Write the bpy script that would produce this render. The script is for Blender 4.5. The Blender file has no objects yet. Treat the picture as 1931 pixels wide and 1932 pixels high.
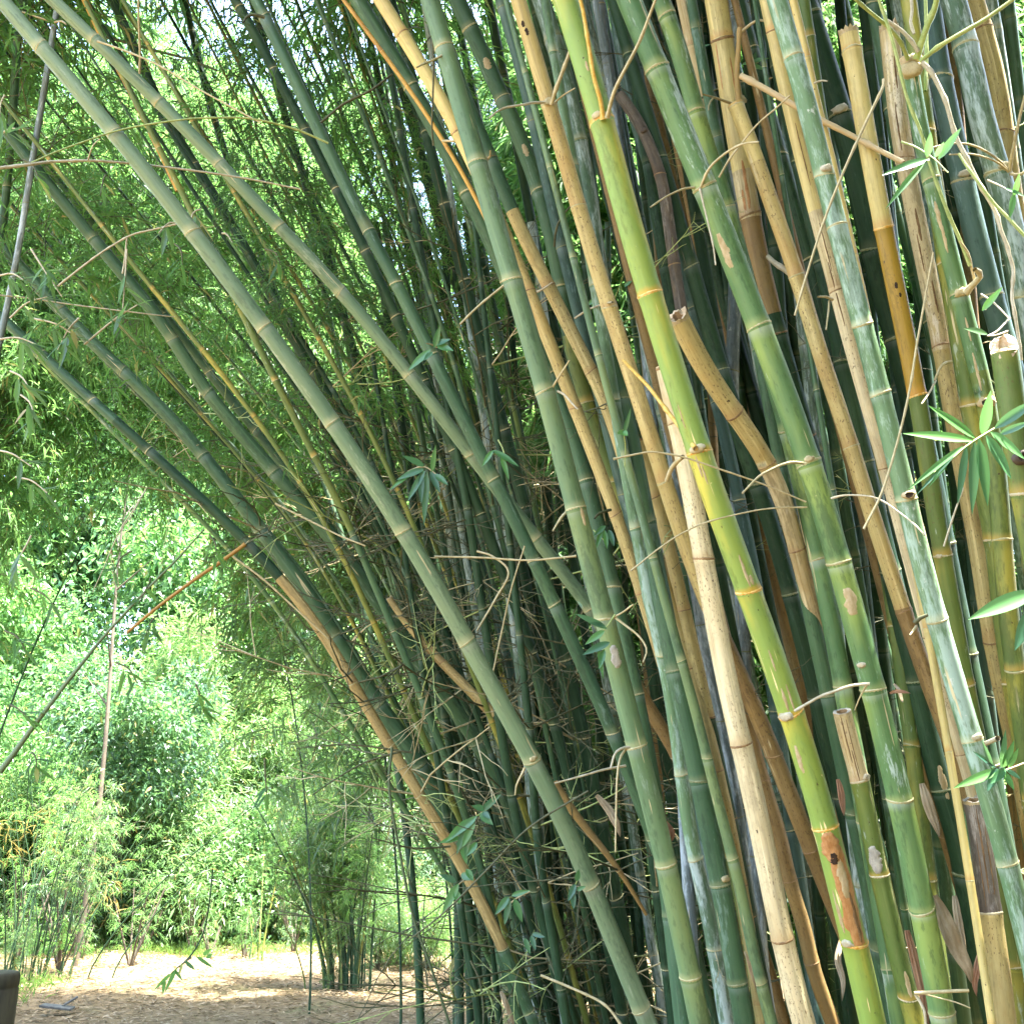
import bpy, bmesh, math, random
import numpy as np
from mathutils import Vector, Matrix, Quaternion
R = math.radians
SC = bpy.context.scene
COL = SC.collection
rng = random.Random(7)
NP = np.random.default_rng(11)

# ------------------------------------------------------------------ camera
PITCH = R(18.2); CAMZ = 1.5; FPX = 1932.0
cam_d = bpy.data.cameras.new('camera'); cam = bpy.data.objects.new('camera', cam_d); COL.objects.link(cam)
cam.location = (0, 0, CAMZ); cam.rotation_euler = (R(90) + PITCH, 0, 0)
cam_d.sensor_width = 36; cam_d.lens = 36.0; cam_d.clip_end = 2000; cam_d.clip_start = 0.05
SC.camera = cam
CR = Vector((1, 0, 0)); CU = Vector((0, -math.sin(PITCH), math.cos(PITCH))); CF = Vector((0, math.cos(PITCH), math.sin(PITCH)))
CP = Vector((0, 0, CAMZ))
def W(x, y, d):
    return CP + CR * ((x - 966) / FPX * d) + CU * (-(y - 966) / FPX * d) + CF * d
def proj(p):
    v = p - CP; d = v.dot(CF)
    return 966 + v.dot(CR) / d * FPX, 966 - v.dot(CU) / d * FPX, d
def G(x, y):
    """ground point seen at photo point x, y"""
    v = W(x, y, 1) - CP
    return CP + v * (-CAMZ / v.z)

# ------------------------------------------------------------------ light
SUN_EL, SUN_AZ = 73, -120     # azimuth measured from +Y towards -X
EXPO = 4.22
wd = bpy.data.worlds.new('World'); SC.world = wd; wd.use_nodes = True
nt = wd.node_tree; bg = nt.nodes['Background']
sky = nt.nodes.new('ShaderNodeTexSky'); sky.sky_type = 'NISHITA'; sky.sun_disc = False
sky.sun_elevation = R(SUN_EL); sky.sun_rotation = R(-SUN_AZ); sky.dust_density = 3.0; sky.air_density = 1.0; sky.ozone_density = 2.0
nt.links.new(sky.outputs[0], bg.inputs[0]); bg.inputs[1].default_value = 0.13
sd = bpy.data.lights.new('sun', 'SUN'); sd.energy = 4.4; sd.angle = R(0.55); sd.color = (1, .975, .92)
so = bpy.data.objects.new('sun', sd); COL.objects.link(so)
tosun = Vector((-math.sin(R(SUN_AZ)) * math.cos(R(SUN_EL)), math.cos(R(SUN_AZ)) * math.cos(R(SUN_EL)), math.sin(R(SUN_EL))))
so.rotation_euler = tosun.to_track_quat('Z', 'Y').to_euler(); so.location = (0, 0, 30)
vs = SC.view_settings; vs.view_transform = 'Standard'; vs.look = 'None'; vs.gamma = 1; vs.exposure = EXPO; vs.use_curve_mapping = False
SC.cycles.max_bounces = 10; SC.cycles.diffuse_bounces = 5; SC.cycles.transmission_bounces = 6; SC.cycles.glossy_bounces = 2
SC.cycles.sample_clamp_indirect = 6.0
SC.cycles.use_denoising = True

# ------------------------------------------------------------------ materials
class NT:
    def __init__(s, name):
        s.m = bpy.data.materials.new(name); s.m.use_nodes = True; s.t = s.m.node_tree; s.n = s.t.nodes
        s.b = s.n['Principled BSDF']; s.out = s.n['Material Output']
    def add(s, typ, **kw):
        n = s.n.new(typ)
        for k, v in kw.items(): setattr(n, k, v)
        return n
    def l(s, a, b): s.t.links.new(a, b)
    def attr(s, name): return s.add('ShaderNodeAttribute', attribute_name=name)
    def val(s, sock, v):
        if hasattr(v, 'is_output'): s.l(v, sock)
        else: sock.default_value = v
    def mix(s, f, a, b, mode='MIX'):
        n = s.add('ShaderNodeMix', data_type='RGBA', blend_type=mode)
        s.val(n.inputs[0], f); s.val(n.inputs[6], c4(a)); s.val(n.inputs[7], c4(b)); return n.outputs[2]
    def math(s, op, a, b=0.0, c=0.0, clamp=False):
        n = s.add('ShaderNodeMath', operation=op, use_clamp=clamp); s.val(n.inputs[0], a); s.val(n.inputs[1], b); s.val(n.inputs[2], c); return n.outputs[0]
    def ramp(s, v, lo, hi):
        n = s.add('ShaderNodeMapRange', clamp=True, interpolation_type='SMOOTHSTEP'); s.val(n.inputs[0], v); n.inputs[1].default_value = lo; n.inputs[2].default_value = hi; return n.outputs[0]
    def noise(s, vec, scale, sx=1, sz=1, detail=3, rough=.55, off=0):
        mp = s.add('ShaderNodeMapping'); mp.inputs['Scale'].default_value = (sx, sx, sz); mp.inputs['Location'].default_value = (off, off * .7, off * 1.3); s.l(vec, mp.inputs['Vector'])
        n = s.add('ShaderNodeTexNoise'); n.inputs['Scale'].default_value = scale; n.inputs['Detail'].default_value = detail; n.inputs['Roughness'].default_value = rough
        s.l(mp.outputs[0], n.inputs['Vector']); return n.outputs[0]
def c4(v):
    if hasattr(v, 'is_output'): return v
    return tuple(v) + (1,) if len(v) == 3 else v

def culm_mat(name, a, b, node=(.42, .36, .14), wax=0.0, waxcol=(.55, .62, .56), speck=0.0, speckcol=(.10, .055, .02), slit=0.25, slitcol=(.46, .38, .2), fibre=.3, rough=.50, band=.05, yellow=None, stain=0.0, lichen=0.0, spec=.34, grime=.5):
    k = NT(name); bc = k.attr('bc').outputs['Vector']; nf = k.attr('nf').outputs['Fac']; nr = k.attr('nr').outputs['Fac']
    big = k.noise(bc, 5, 1, .45, 4, .6)
    col = k.mix(k.ramp(big, .35, .66), a, b)
    # each internode its own tone
    col = k.mix(k.math('MULTIPLY', nr, .35), col, tuple(x * .62 for x in a))
    fb = k.noise(bc, 105, 1, .03, 5, .7, 3)
    col = k.mix(k.math('MULTIPLY', k.ramp(fb, .45, .64), fibre), col, tuple(x * .55 for x in a))
    fb2 = k.noise(bc, 60, 1, .03, 2, .6, 9)
    col = k.mix(k.math('MULTIPLY', k.ramp(fb2, .55, .75), fibre * .9), col, tuple(min(1, x * 1.5 + .04) for x in b))
    mot = k.noise(bc, 46, 1, .35, 7, .74, 21)
    col = k.mix(k.math('MULTIPLY', k.ramp(mot, .5, .64), .42), col, tuple(x * .72 + .015 for x in b))
    if yellow:
        yn = k.noise(bc, 9, 1, .22, 3, .6, 33)
        up = k.math('ADD', k.math('MULTIPLY', nf, .22), yn)
        col = k.mix(k.math('MULTIPLY', k.ramp(up, .58, .84), .8), col, yellow)
    if wax:
        w1 = k.noise(bc, 16, 1, .17, 9, .72, 5); w2 = k.noise(bc, 130, 1, .2, 4, .65, 6)
        f = k.ramp(k.math('ADD', w1, k.math('MULTIPLY', k.math('SUBTRACT', w2, .5), .35)), .62 - .2 * wax, .69 - .11 * wax)
        col = k.mix(k.math('MULTIPLY', f, min(.9, .35 + wax * .5)), col, waxcol)
    if lichen:
        w1 = k.noise(bc, 30, 1, .6, 8, .7, 15)
        col = k.mix(k.ramp(w1, .66 - .12 * lichen, .69), col, (.42, .44, .36))
    if stain:
        w1 = k.noise(bc, 10, 1, .3, 6, .65, 45)
        col = k.mix(k.math('MULTIPLY', k.ramp(w1, .48, .68), stain), col, (.30, .175, .04))
    if speck:
        s1 = k.noise(bc, 210, 1, .42, 2, .5, 51); s0 = k.noise(bc, 7, 1, .4, 3, .6, 53)
        f = k.math('MULTIPLY', k.ramp(s1, .60, .67), k.ramp(s0, .62 - .34 * speck, .80 - .34 * speck))
        col = k.mix(k.math('MULTIPLY', f, .8), col, speckcol)
        s2 = k.noise(bc, 75, 1, .7, 2, .5, 57)
        col = k.mix(k.ramp(s2, .735, .765), col, tuple(x * .5 for x in speckcol))
    if slit:
        q = k.noise(bc, 78, 1, .045, 2, .5, 71); q0 = k.noise(bc, 6, 1, .5, 2, .5, 73)
        f = k.math('MULTIPLY', k.ramp(q, .665, .69), k.ramp(q0, .62 - .3 * slit, .68 - .3 * slit))
        col = k.mix(f, col, slitcol)
        q3 = k.noise(bc, 55, 1, .6, 4, .7, 77)
        col = k.mix(k.math('MULTIPLY', k.ramp(q3, .70, .74), .8 * min(1, slit * 2)), col, slitcol)
    g1 = k.noise(bc, 16, 1, .12, 6, .7, 101); g2 = k.noise(bc, 90, 1, .3, 4, .65, 103)
    col = k.mix(k.math('MULTIPLY', k.ramp(k.math('ADD', g1, k.math('MULTIPLY', k.math('SUBTRACT', g2, .5), .6)), .53, .65), grime), col, tuple(x * .38 for x in a))
    # zone round the nodes: bloom under the node, scar tone above it
    wob = k.math('MULTIPLY', k.math('SUBTRACT', k.noise(bc, 25, 1, .3, 3, .6, 81), .5), .06)
    nfw = k.math('ADD', nf, wob)
    top = k.ramp(nfw, 1 - band * 2.2, 1.0)
    bot = k.math('SUBTRACT', 1.0, k.ramp(nfw, 0.0, band * 1.6))
    col = k.mix(k.math('MULTIPLY', bot, .55), col, node)
    col = k.mix(k.math('MULTIPLY', top, .35), col, tuple(min(1, x * .6 + .10) for x in waxcol) if not speck else tuple(x * .6 for x in a))
    k.l(col, k.b.inputs['Base Color'])
    rn = k.noise(bc, 30, 1, .3, 4, .6, 91)
    k.l(k.math('ADD', rough - .1, k.math('MULTIPLY', rn, .28)), k.b.inputs['Roughness'])
    k.b.inputs['Specular IOR Level'].default_value = spec
    bp = k.add('ShaderNodeBump'); bp.inputs['Strength'].default_value = .6; bp.inputs['Distance'].default_value = .0016
    fine = k.noise(bc, 420, 1, .5, 2, .6, 111); fb = k.math('MULTIPLY_ADD', fine, .35, fb); hh = k.math('ADD', k.math('MULTIPLY', fb, .7), k.math('MULTIPLY', mot, .6)); k.l(hh, bp.inputs['Height']); k.l(bp.outputs[0], k.b.inputs['Normal'])
    return k.m

def simple_mat(name, a, b, scale=30, rough=.6, sz=1.0, spec=.3, bump=.3, c=None):
    k = NT(name); tc = k.add('ShaderNodeTexCoord').outputs['Object']
    n1 = k.noise(tc, scale, 1, sz, 5, .65); n2 = k.noise(tc, scale * 5, 1, sz, 3, .6, 4)
    col = k.mix(k.ramp(n1, .35, .65), a, b)
    col = k.mix(k.math('MULTIPLY', k.ramp(n2, .5, .75), .4), col, c or tuple(x * .5 for x in a))
    k.l(col, k.b.inputs['Base Color']); k.b.inputs['Roughness'].default_value = rough; k.b.inputs['Specular IOR Level'].default_value = spec
    bp = k.add('ShaderNodeBump'); bp.inputs['Strength'].default_value = bump; bp.inputs['Distance'].default_value = .003; k.l(n2, bp.inputs['Height']); k.l(bp.outputs[0], k.b.inputs['Normal'])
    return k.m

def leaf_mat(name, a, b, trans=.5, tcol=None, rough=.55, dry=None, dryf=.06, spec=.22):
    k = NT(name); lr = k.attr('lr').outputs['Fac']; oi = k.add('ShaderNodeObjectInfo').outputs['Random']
    f = k.math('FRACT', k.math('ADD', lr, k.math('MULTIPLY', oi, .25)))
    col = k.mix(f, a, b)
    var = k.math('MULTIPLY_ADD', oi, .7, .62); vv = k.add('ShaderNodeCombineXYZ'); k.l(k.math('MULTIPLY', var, .97), vv.inputs[0]); k.l(var, vv.inputs[1]); k.l(k.math('MULTIPLY_ADD', oi, -.3, 1.1), vv.inputs[2])
    col = k.mix(1.0, col, vv.outputs[0], 'MULTIPLY')
    if dry: col = k.mix(k.math('GREATER_THAN', lr, 1 - dryf), col, dry)
    k.l(col, k.b.inputs['Base Color']); k.b.inputs['Roughness'].default_value = rough; k.b.inputs['Specular IOR Level'].default_value = spec
    tr = k.add('ShaderNodeBsdfTranslucent')
    tc = k.mix(.5, col, tcol or (min(1, a[0] * 2.6), min(1, a[1] * 2.0), a[2] * .9)); k.l(tc, tr.inputs[0])
    mx = k.add('ShaderNodeMixShader'); mx.inputs[0].default_value = trans
    k.l(k.b.outputs[0], mx.inputs[1]); k.l(tr.outputs[0], mx.inputs[2]); k.l(mx.outputs[0], k.out.inputs[0])
    return k.m

M = {}
M['green'] = culm_mat('sage green bamboo', (.082, .146, .062), (.115, .184, .075), node=(.34, .33, .14), wax=.10, slit=.22, yellow=(.15, .20, .065), waxcol=(.26, .33, .25))
M['sage'] = culm_mat('pale green bamboo', (.125, .195, .095), (.165, .225, .11), node=(.36, .33, .15), wax=.2, slit=.12, waxcol=(.38, .40, .26))
M['lime'] = culm_mat('yellow green bamboo', (0.235, 0.311, 0.050), (0.185, 0.286, 0.059), node=(.60, .27, .02), wax=0, slit=.40, slitcol=(.72, .55, .26), yellow=(.50, .40, .05), speck=.08, band=.03, fibre=.12)
M['leafgreen'] = culm_mat('mid green bamboo', (.070, .148, .046), (.102, .185, .058), node=(.30, .32, .10), wax=.25, slit=.3, yellow=(.22, .29, .06))
M['olive'] = culm_mat('olive green bamboo', (0.086, 0.135, 0.026), (0.135, 0.165, 0.030), node=(.50, .30, .06), wax=.05, slit=.3, speck=.25, yellow=(.32, .27, .04))
M['dark'] = culm_mat('shade darkened green bamboo', (.018, .046, .019), (.032, .068, .026), node=(.10, .11, .05), wax=.04, slit=.1, waxcol=(.09, .13, .09), spec=.16, slitcol=(.2, .17, .09))  # green darkened further so the colour carries the clump's inner shade
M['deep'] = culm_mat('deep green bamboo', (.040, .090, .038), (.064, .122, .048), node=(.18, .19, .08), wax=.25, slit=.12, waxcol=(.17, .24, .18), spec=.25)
M['teal'] = culm_mat('blue green bamboo', (0.046, 0.093, 0.065), (0.068, 0.118, 0.081), node=(.16, .19, .11), wax=.35, slit=.08, waxcol=(.2, .28, .25), spec=.25)
M['mottled'] = culm_mat('grey mottled bamboo', (0.072, 0.130, 0.065), (0.108, 0.158, 0.086), node=(.38, .36, .2), wax=.85, slit=.2, waxcol=(.40, .47, .42), lichen=.3)
M['white'] = culm_mat('whitish green bamboo', (0.101, 0.187, 0.078), (0.133, 0.211, 0.094), node=(.46, .45, .26), wax=.66, slit=.3, waxcol=(.34, .44, .36), lichen=.25)
M['grey'] = culm_mat('grey bamboo', (0.133, 0.168, 0.154), (0.196, 0.231, 0.217), node=(.18, .18, .15), wax=.7, slit=.1, waxcol=(.46, .52, .52), lichen=.2)
M['tan'] = culm_mat('tan dry bamboo', (.42, .315, .105), (.50, .39, .15), node=(.32, .18, .06), wax=0, slit=.1, speck=.75, stain=.6, rough=.6, fibre=.6, grime=.4)
M['pale'] = culm_mat('pale straw bamboo', (.54, .43, .225), (.61, .51, .29), node=(.36, .23, .09), wax=0, slit=.15, speck=.55, stain=.34, rough=.6, fibre=.65, grime=.3)
M['clean'] = culm_mat('honey coloured bamboo', (.51, .395, .13), (.58, .46, .17), node=(.42, .2, .04), wax=0, slit=.2, speck=.2, stain=.36, rough=.5, fibre=.5, grime=.25)
M['amber'] = culm_mat('amber bamboo', (0.328, 0.195, 0.017), (0.390, 0.226, 0.023), node=(.50, .22, .03), wax=0, slit=.35, slitcol=(.75, .55, .25), speck=.4, stain=.35, rough=.42, fibre=.25)
M['ochre'] = culm_mat('ochre brown bamboo', (0.216, 0.130, 0.040), (0.259, 0.173, 0.058), node=(.2, .12, .04), wax=0, slit=.2, speck=.75, stain=.4, rough=.58, fibre=.4)
M['brown'] = culm_mat('dead brown bamboo', (.085, .066, .045), (.17, .14, .10), node=(.05, .03, .02), wax=.45, waxcol=(.34, .30, .24), slit=.3, speck=.5, stain=.4, rough=.7, fibre=.5)
M['shred'] = culm_mat('weathered fibrous bamboo', (.43, .33, .145), (.51, .42, .23), node=(.3, .18, .08), wax=.3, waxcol=(.68, .6, .46), slit=.6, speck=.6, speckcol=(.13, .08, .04), stain=.5, rough=.75, fibre=.75)
M['gold'] = culm_mat('golden peeling bamboo', (.32, .225, .075), (.40, .29, .105), node=(.2, .12, .04), slit=.2, speck=.6, stain=.4, rough=.6, fibre=.6)
M['orange'] = culm_mat('thin orange bamboo', (.42, .22, .03), (.48, .28, .05), node=(.25, .12, .03), slit=.15, speck=.35, stain=.4, rough=.5)
M['ring'] = simple_mat('node ring tan', (.30, .27, .12), (.40, .36, .19), 60, .6)
M['ringorange'] = simple_mat('node ring orange', (.55, .27, .03), (.66, .45, .16), 60, .55)
M['ringpale'] = simple_mat('node ring cream', (.38, .32, .18), (.46, .40, .25), 60, .6)
M['ringdark'] = simple_mat('node ring brown', (.17, .10, .045), (.30, .19, .08), 60, .7)
M['ringgreen'] = simple_mat('node ring dull green', (.15, .17, .08), (.24, .24, .12), 60, .6)
M['twig'] = simple_mat('straw twig', (.32, .26, .12), (.42, .35, .19), 40, .6)
M['twigpale'] = simple_mat('pale twig', (.32, .27, .16), (.42, .37, .25), 40, .6)
M['twigdark'] = simple_mat('brown twig', (.05, .054, .022), (.095, .092, .04), 40, .65)
M['twiggreen'] = simple_mat('green twig', (.22, .28, .08), (.32, .36, .12), 40, .55)
M['twigorange'] = simple_mat('orange twig', (.48, .26, .03), (.55, .36, .09), 40, .55)
M['cut'] = simple_mat('fresh cut bamboo', (.36, .26, .15), (.50, .40, .26), 90, .7, c=(.38, .2, .08))
M['inner'] = simple_mat('hollow inside', (.20, .12, .05), (.30, .19, .09), 60, .8)
M['scar'] = simple_mat('brown bark scar', (.30, .13, .035), (.42, .22, .08), 45, .6, sz=.3, c=(.12, .05, .02))
M['scarpale'] = simple_mat('dry pale scar', (.30, .225, .10), (.40, .31, .17), 70, .7, sz=.4, c=(.34, .24, .1))
M['scargrey'] = simple_mat('grey cracked scar', (.24, .22, .17), (.36, .33, .25), 80, .75, sz=.35, c=(.15, .1, .06))
M['crack'] = simple_mat('dark brown crack', (.10, .055, .02), (.19, .11, .045), 60, .9, sz=.3)
M['hole'] = simple_mat('dark rotten hole', (.02, .013, .008), (.045, .025, .012), 60, .9)
M['sheath'] = simple_mat('dry sheath', (.26, .19, .10), (.40, .32, .2), 25, .75, sz=.25, c=(.2, .12, .06))
M['sheathred'] = simple_mat('reddish dry sheath', (.30, .15, .08), (.40, .23, .13), 25, .7, sz=.25, c=(.15, .07, .04))
M['leaf'] = leaf_mat('bamboo leaf', (.042, .12, .034), (.10, .185, .05), .54, tcol=(.22, .44, .10), dry=(.34, .27, .10), dryf=.03)
M['leafsun'] = leaf_mat('pale bamboo leaf', (.06, .14, .04), (.12, .205, .07), .50, tcol=(.22, .36, .10), rough=.4, spec=.5, dry=(.36, .28, .10), dryf=.04)
M['leafnear'] = leaf_mat('fresh bamboo leaf', (.05, .15, .055), (.09, .21, .08), .35, tcol=(.2, .38, .09), rough=.36, spec=.5)
M['leafbroad'] = leaf_mat('broad tree leaf', (.04, .125, .035), (.095, .19, .06), .48, tcol=(.17, .34, .085), rough=.38, spec=.55, dry=(.3, .26, .08), dryf=.03)
M['leafdry'] = leaf_mat('dry reed leaf', (.15, .12, .035), (.22, .17, .055), .4, tcol=(.5, .38, .1))
M['litter'] = leaf_mat('fallen leaf', (.13, .085, .04), (.34, .25, .14), .1, tcol=(.4, .3, .15), rough=.7, spec=.2)
M['grass'] = leaf_mat('grass blade', (.07, .15, .03), (.16, .24, .06), .4, tcol=(.25, .4, .08))
M['bark'] = simple_mat('tree bark', (.05, .04, .027), (.09, .072, .05), 12, .85, sz=.4)
M['palebark'] = simple_mat('pale tree bark', (.34, .27, .18), (.44, .37, .26), 12, .8, sz=.4)
M['wood'] = simple_mat('weathered post timber', (.024, .024, .014), (.045, .042, .024), 14, .8, sz=.2, c=(.012, .011, .008))
M['board'] = simple_mat('grey board', (.06, .057, .05), (.10, .095, .08), 20, .8, sz=.5)

# ------------------------------------------------------------------ object helpers
def link(o, parent=None):
    COL.objects.link(o)
    if parent is not None: o.parent = parent
    return o
def tag(o, label, cat, group=None, kind=None):
    if label: o['label'] = label
    if cat: o['category'] = cat
    if group: o['group'] = group
    if kind: o['kind'] = kind
    return o
def empty(name, loc):
    o = bpy.data.objects.new(name, None); o.location = loc; o.empty_display_size = .1; return link(o)
def mesh_np(name, V, F, mats, mi=None, attrs=None, smooth=True):
    """V (n,3); F list of (k,m) index arrays with equal face size each"""
    me = bpy.data.meshes.new(name); V = np.asarray(V, np.float32)
    me.vertices.add(len(V)); me.vertices.foreach_set('co', V.ravel())
    F = [np.asarray(f, np.int32) for f in F if len(f)]
    loops = np.concatenate([f.ravel() for f in F]); sizes = np.concatenate([np.full(len(f), f.shape[1], np.int32) for f in F])
    st = np.concatenate([[0], np.cumsum(sizes)[:-1]]).astype(np.int32)
    me.loops.add(len(loops)); me.loops.foreach_set('vertex_index', loops)
    me.polygons.add(len(sizes)); me.polygons.foreach_set('loop_start', st)
    try: me.polygons.foreach_set('loop_total', sizes)
    except Exception: pass
    me.polygons.foreach_set('use_smooth', np.full(len(sizes), smooth))
    for m in (mats if isinstance(mats, (list, tuple)) else [mats]): me.materials.append(M[m] if isinstance(m, str) else m)
    if mi is not None: me.polygons.foreach_set('material_index', np.asarray(mi, np.int32))
    for an, (dom, typ, data) in (attrs or {}).items():
        a = me.attributes.new(an, typ, dom)
        a.data.foreach_set('vector' if typ == 'FLOAT_VECTOR' else 'value', np.asarray(data, np.float32).ravel())
    me.update(calc_edges=True); me.validate()
    return me
def obj(name, me, parent=None, loc=None, mw=None):
    o = bpy.data.objects.new(name, me); link(o, parent)
    if loc is not None: o.location = loc
    if mw is not None: o.matrix_basis = mw
    return o

def crom(P, n):
    """Catmull-Rom through rows of P (k,c) sampled n times per span, returns array"""
    P = np.asarray(P, float)
    if len(P) == 2: return np.linspace(P[0], P[1], n + 1)
    E = np.vstack([2 * P[0] - P[1], P, 2 * P[-1] - P[-2]]); out = []
    for i in range(1, len(E) - 2):
        p0, p1, p2, p3 = E[i - 1], E[i], E[i + 1], E[i + 2]
        for t in np.linspace(0, 1, n, endpoint=False):
            out.append(.5 * (2 * p1 + (p2 - p0) * t + (2 * p0 - 5 * p1 + 4 * p2 - p3) * t * t + (3 * p1 - p0 - 3 * p2 + p3) * t ** 3))
    out.append(P[-1]); return np.array(out)
def resample(P, step):
    """even arc-length resampling by the first three columns"""
    s = np.concatenate([[0], np.cumsum(np.linalg.norm(np.diff(P[:, :3], axis=0), axis=1))])
    n = max(3, int(s[-1] / step) + 1); q = np.linspace(0, s[-1], n)
    return np.stack([np.interp(q, s, P[:, c]) for c in range(P.shape[1])], 1), q
def smooth_line(P, k):
    P = P.copy()
    for _ in range(k):
        P[1:-1] = .25 * P[:-2] + .5 * P[1:-1] + .25 * P[2:]
    return P
def frames(P):
    T = np.gradient(P, axis=0); T /= np.linalg.norm(T, axis=1)[:, None] + 1e-12
    u = np.cross(T[0], [0, 1, 0.01]); u /= np.linalg.norm(u); U = [u]
    for i in range(1, len(P)):
        u = U[-1] - T[i] * np.dot(U[-1], T[i]); u /= np.linalg.norm(u); U.append(u)
    U = np.array(U); return T, U, np.cross(T, U)
def tube(P, rad, seg, cap=True):
    T, U, B = frames(P); n = len(P); a = np.linspace(0, 2 * np.pi, seg, endpoint=False)
    V = P[:, None, :] + (U[:, None, :] * np.cos(a)[None, :, None] + B[:, None, :] * np.sin(a)[None, :, None]) * np.asarray(rad)[:, None, None]
    V = V.reshape(-1, 3); i = np.arange(n - 1)[:, None] * seg; j = np.arange(seg)[None, :]; j2 = (j + 1) % seg
    F = np.stack([i + j, i + j2, i + seg + j2, i + seg + j], -1).reshape(-1, 4)
    return V, F
# ------------------------------------------------------------------ bamboo culms
CU_ = {}
GA, GB, GC = 'culms of the big bamboo clump', 'culms of the shaded thicket', 'leafy bamboos behind the clump'
def pts(s): return [tuple(float(v) for v in q.split(',')) for q in s.split()]
def ring_mesh(P0, T, U, B, r, base, mat, seed, k=.66):
    q = np.random.default_rng(seed); seg = 20
    prof = [(-.34, .985), (-.20, 1.03), (-.06, 1.06), (.03, 1.085), (.11, 1.05), (.24, .985)]
    a = np.linspace(0, 2 * np.pi, seg, endpoint=False); tx, ty = q.normal(0, .09, 2); wv = q.normal(0, .02, seg); wv = (wv + np.roll(wv, 1)) / 2
    rows = []
    for t, m in prof:
        rr = r * (m + (wv * .8 if m > 1 else 0)); z = t * r * k + r * (tx * np.cos(a) + ty * np.sin(a)) + wv * r
        rows.append(P0 + U * (rr * np.cos(a))[:, None] + B * (rr * np.sin(a))[:, None] + T * z[:, None])
    V = np.concatenate(rows) - base; n = len(prof)
    i = np.arange(n - 1)[:, None] * seg; j = np.arange(seg)[None]; j2 = (j + 1) % seg
    F = np.stack([i + j, i + j2, i + seg + j2, i + seg + j], -1).reshape(-1, 4)
    return mesh_np('node_ring', V, [F], mat)

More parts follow.
